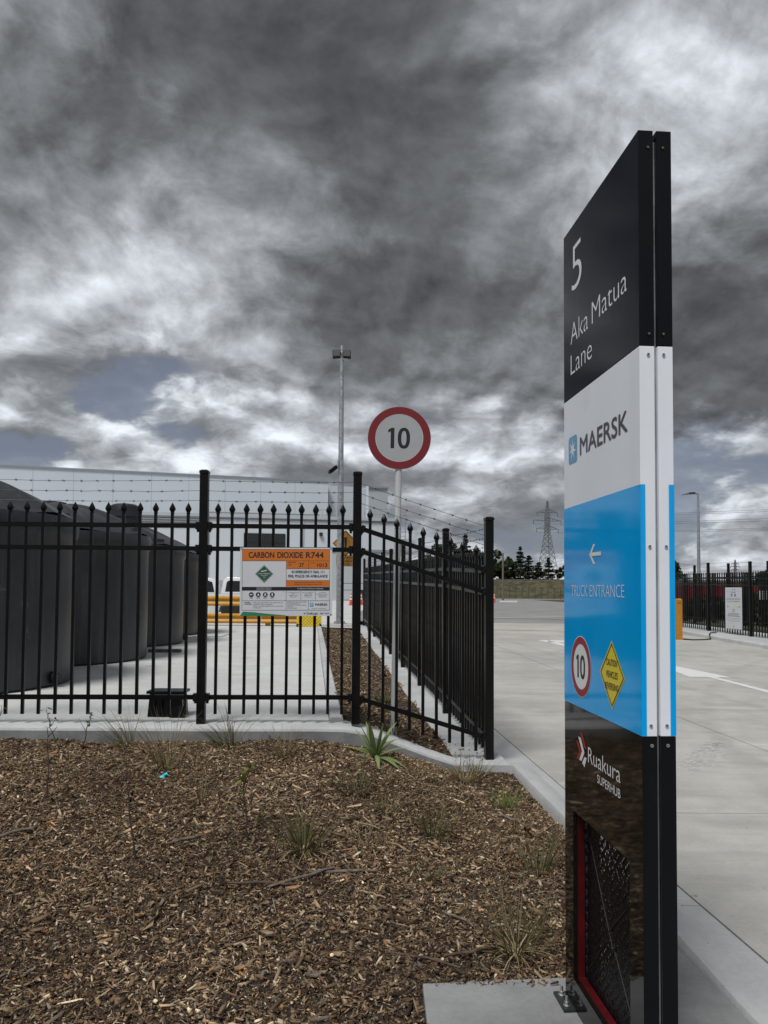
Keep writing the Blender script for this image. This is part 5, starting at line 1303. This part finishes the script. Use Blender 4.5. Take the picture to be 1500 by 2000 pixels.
stick('pale stalk lying right of the yellow-green sapling', (-.62, 5.35), (-.50, 4.98), .0035, 'wood_tan', 14)
flake('rounded orange-brown bark flake left of the yellow-green sapling', -1.07, 4.79, .085, .035, .1, 'wood_orange', 1)
flake('orange bark block in the lower left of the bed', -1.16, 3.82, .052, .026, .2, 'wood_orange', 2)
flake('orange bark flake near the bottom middle of the bed', -.60, 3.38, .058, .040, 1.0, 'wood_orange', 3)
flake('pale chip standing out in the lower middle of the bed', -.52, 3.66, .07, .026, -.4, 'wood_tan', 4)
flake('flat grey-brown bark plate at the bottom of the bed', -.28, 3.32, .075, .05, .4, 'wood_grey', 5)
flake('tan bark flake beside the left of the weathered branch piece', -.46, 4.12, .08, .03, .2, 'wood_orange', 6)
flake('long brown bark strip left of the short bright green blades', .80, 5.66, .16, .045, -.7, 'wood_grey', 7)
flake('pale wood chip right of the pad corner grass', .46, 3.72, .06, .02, 1.0, 'wood_tan', 8)
# blue scrap
x, y = -1.588, 5.76; mb = MB(); pts = [(-.034, -.012), (-.012, -.026), (.02, -.016), (.036, .004), (.010, .022), (-.022, .014)]
mb.add([(a, b, .012*math.sin(a*90)+.010*math.cos(b*120)) for a, b in pts]+[(0, 0, .022)], [(k, (k+1) % 6, 6) for k in range(6)]); mb.add([(a*.6+.01, b*.6-.012, .02+.01*math.sin(a*140)) for a, b in pts], [tuple(range(6))])
o = mb.build('plastic_scrap', 'cyan_scrap'); o.location = (x, y, float(bed_z(np.array(x), np.array(y)))+.016); tag(o, 'small crumpled scrap of bright blue plastic on the mulch', 'litter')

# ------------------------------------------------------------------ trees behind the bank
def leaf_cloud(P, size, c0, c1, seed=0, flat_=.0):
    R = np.random.default_rng(seed); n = len(P); a = R.normal(size=(n, 3)); a[:, 2] *= (1-flat_); a /= np.linalg.norm(a, axis=1)[:, None]; b = R.normal(size=(n, 3)); b -= a*(a*b).sum(1)[:, None]; b /= np.linalg.norm(b, axis=1)[:, None]
    s = size*R.uniform(.5, 1.3, n); V = np.stack([P-a*s[:, None]*.5, P+b*s[:, None]*.38, P+a*s[:, None]*.5, P-b*s[:, None]*.38], 1).reshape(-1, 3); F = np.arange(n*4).reshape(-1, 4)
    t = R.random(n)[:, None]; C = np.repeat((np.array(c0)*(1-t)+np.array(c1)*t)*R.uniform(.7, 1.25, (n, 1)), 4, 0); return V, F, C
def conifer(label, x, y, z, h, r, seed, dens=1.0):
    T = empty('conifer_tree', (x, y, z), 0, label, 'tree', 'trees beyond the bank'); R = random.Random(seed)
    MB().tube([(0, 0, 0), (.05, 0, h*.5), (0, 0, h*.97)], [h*.022, h*.014, .02], 7).build('trunk', 'bark', T, smooth=True)
    P = []; n = int(h*2.6)
    for i in range(n):
        t = (i+R.uniform(0, .8))/n; zz = h*(.10+.90*t); rr = r*(1-t)**.82*R.uniform(.6, 1.15)
        for k in range(R.randint(5, 8)):
            a = R.uniform(0, 2*PI); L = rr*R.uniform(.55, 1.1)
            m = int((8+L*16)*dens)
            for j in range(m):
                u = R.random()**.7; P.append((math.cos(a)*L*u+R.gauss(0, .10), math.sin(a)*L*u+R.gauss(0, .10), zz-L*.16*u+.10*L*u*u+R.gauss(0, .07)))
    V, F, C = leaf_cloud(np.array(P), .34, (.012, .020, .011), (.030, .042, .020), seed, .4); np_mesh('crown', V, F, C, 'far_foliage', T)
def broad(label, x, y, z, h, rx, seed, c0=(.016, .024, .012), c1=(.045, .060, .024), group='trees beyond the bank', cat='tree'):
    T = empty('broadleaf_tree' if cat == 'tree' else 'shrub', (x, y, z), 0, label, cat, group); R = np.random.default_rng(seed); RR = random.Random(seed)
    MB().tube([(0, 0, 0), (.1, 0, h*.35), (0, .05, h*.8)], [h*.035, h*.025, .03], 7).build('trunk', 'bark', T, smooth=True); P = []
    for k in range(26):
        a = RR.uniform(0, 2*PI); u = RR.random()**.6; zz = h*RR.uniform(.22, .92); lim = math.sqrt(max(.05, 1-((zz/h-.5)/.52)**2)); c = np.array((math.cos(a)*rx*u*lim, math.sin(a)*rx*.6*u*lim, zz)); s = h*RR.uniform(.09, .17)
        d = R.normal(size=(150, 3)); d /= np.linalg.norm(d, axis=1)[:, None]; P.append(c+d*s*R.uniform(.5, 1.1, (150, 1)))
    V, F, C = leaf_cloud(np.concatenate(P), .42, c0, c1, seed); np_mesh('crown', V, F, C, 'far_foliage', T)
zt = 3.15
conifer('tallest conifer, centre of the clump left of the transmission tower', 26.1, 150, zt, 6.6, 2.7, 1, 1.3)
conifer('conifer just right of the tallest one left of the transmission tower', 27.9, 151, zt, 5.2, 2.4, 2, 1.3)
conifer('conifer left of the tallest one behind the wooden pole', 23.9, 150.5, zt, 4.8, 2.4, 3, 1.3)
conifer('shorter bushy conifer at the right end of the clump', 29.6, 150, zt, 3.9, 2.4, 4, 1.3)
conifer('dark conifer standing behind the foot of the transmission tower', 33.2, 158, zt, 5.0, 2.8, 5, 1.2)
conifer('pointed conifer showing above the right end post of the fence', 12.6, 121, zt, 7.0, 1.9, 6, 1.2)
broad('broad dark tree left of the pointed conifer behind the fence', 9.6, 122, zt, 5.4, 3.2, 11); broad('low round tree just right of the fence end post', 16.6, 124, zt, 4.4, 3.0, 12); broad('low dark bush between the wooden pole and the conifers', 20.6, 134, zt, 3.6, 3.4, 13)
broad('dark tree right of the transmission tower foot', 36.4, 152, zt, 3.4, 3.6, 14); broad('dark tree behind the fence end post', 14.4, 126, zt, 4.8, 2.0, 15); broad('hedge tree hidden behind the left side of the pylon sign', 41, 150, zt, 3.6, 3.0, 16)
broad('dark tree top peeping out right of the pylon sign above the fence', 54.6, 148, 2.0, 5.6, 1.3, 17); broad('small sparse tree at the far right above the fence', 22.6, 46, .6, 2.2, .7, 18)
for k in range(9): broad('dark shrub in the thicket behind the right-hand fences', 14.6+rnd.uniform(-.6, 1.6)+.0*k, 23.5+k*1.6, .3, rnd.uniform(.9, 1.5), 1.0, 30+k, (.02, .022, .012), (.06, .058, .03), 'shrubs behind the right-hand fences', 'shrub')

# ------------------------------------------------------------------ pylons and lines
def tower(label, x, y, z, sc, rz, fat):
    T = empty('transmission_tower', (x, y, z), rz, label, 'tower', 'lattice transmission towers'); T.scale = (sc,)*3
    H = 26.2; hw = lambda t: 2.75*(1-t/.62)+.62*(t/.62) if t < .62 else (.62 if t < .80 else .62+(.18-.62)*(t-.80)/.20)
    lv = [0, .10, .19, .275, .35, .42, .485, .545, .60, .64, .69, .74, .79, .84, .89, .94, 1.0]
    P = lambda t, i: Vector((hw(t)*(-1 if i in (0, 3) else 1), hw(t)*(-1 if i in (0, 1) else 1), H*t))
    for i in range(4):
        mb = MB()
        for a, b in zip(lv[:-1], lv[1:]): mb.bar(P(a, i), P(b, i), fat*1.25)
        mb.build('leg', 'tower_steel', T)
    for f in range(4):
        mb = MB(); j = (f+1) % 4
        for k, (a, b) in enumerate(zip(lv[:-1], lv[1:])):
            mb.bar(P(a, f), P(b, j), fat*.8)
            if k < 12: mb.bar(P(a, j), P(b, f), fat*.8)
            if k in (1, 3, 5, 8, 10, 12): mb.bar(P(a, f), P(a, j), fat*.7)
        mb.build('lattice_face', 'tower_steel', T)
    for t, L in ((.64, 4.2), (.745, 5.3), (.85, 3.9)):
        for s in (-1, 1):
            mb = MB(); tip = Vector((s*L, 0, H*t+.1))
            for yy in (-.6, .6): mb.bar((s*.6, yy, H*t), tip, fat); mb.bar((s*.55, yy*.8, H*t+1.1), tip, fat*.8)
            for q in (.3, .6): a = Vector((s*.6, 0, H*t)).lerp(tip, q); mb.bar(a, Vector((s*.55, 0, H*t+1.1)).lerp(tip, q), fat*.7)
            ar = mb.build('cross_arm', 'tower_steel', T); MB().bar(tip, tip+Vector((0, 0, -1.3)), fat*.9).build('insulator', 'wire', ar)
    return T
tower('lattice transmission tower standing left of the pylon sign', 54.3, 260, 5.0, 1.0, .35, .12); tower('tiny distant transmission tower above the right-hand fence', 314, 700, 4.0, .98, .3, .30)
def line(label, a, b, sag, r):
    a = Vector(a); b = Vector(b); n = 24; return tag(MB().tube([a.lerp(b, i/n)+Vector((0, 0, -sag*4*(i/n)*(1-i/n))) for i in range(n+1)], r, 4).build('power_line', 'far_wire'), label, 'power line', 'high voltage lines')
c, s = math.cos(.35), math.sin(.35)
for t, L, nm in ((.64, 4.2, 'lowest'), (.745, 5.3, 'middle'), (.85, 3.9, 'top')):
    for sg, w in ((1, 'near'), (-1, 'far')):
        tip = (54.3+sg*L*c, 260+sg*L*s, 5.0+26.2*t-1.2); line('%s power line of the %s level strung right from the transmission tower' % (w, nm), tip, (250+sg*L*c, 176+sg*L*s+3, 31.0+(t-.745)*26), 3.0, .042)
for k, z in enumerate((27.5, 24, 20.5)): line('%s of the faint far power lines low above the right fence' % ('highest', 'middle', 'lowest')[k], (314, 700, z), (760, 690, z+2), 4, .10); line('%s of the faint far power lines left of the tiny tower' % ('highest', 'middle', 'lowest')[k], (314, 700, z), (-20, 720, z+1), 5, .10)
T = empty('wooden_pole', (13.75, 90.5, .352), 0, 'grey wooden pole standing before the bank right of the fence', 'pole'); MB().tube([(0, 0, 0), (0, 0, 5.45)], [.13, .10], 10).build('shaft', 'wood_grey', T, smooth=True); MB().lathe([(.105, 5.451), (.105, 5.49), (.02, 5.53)], 10).build('cap', 'galvanised', T)
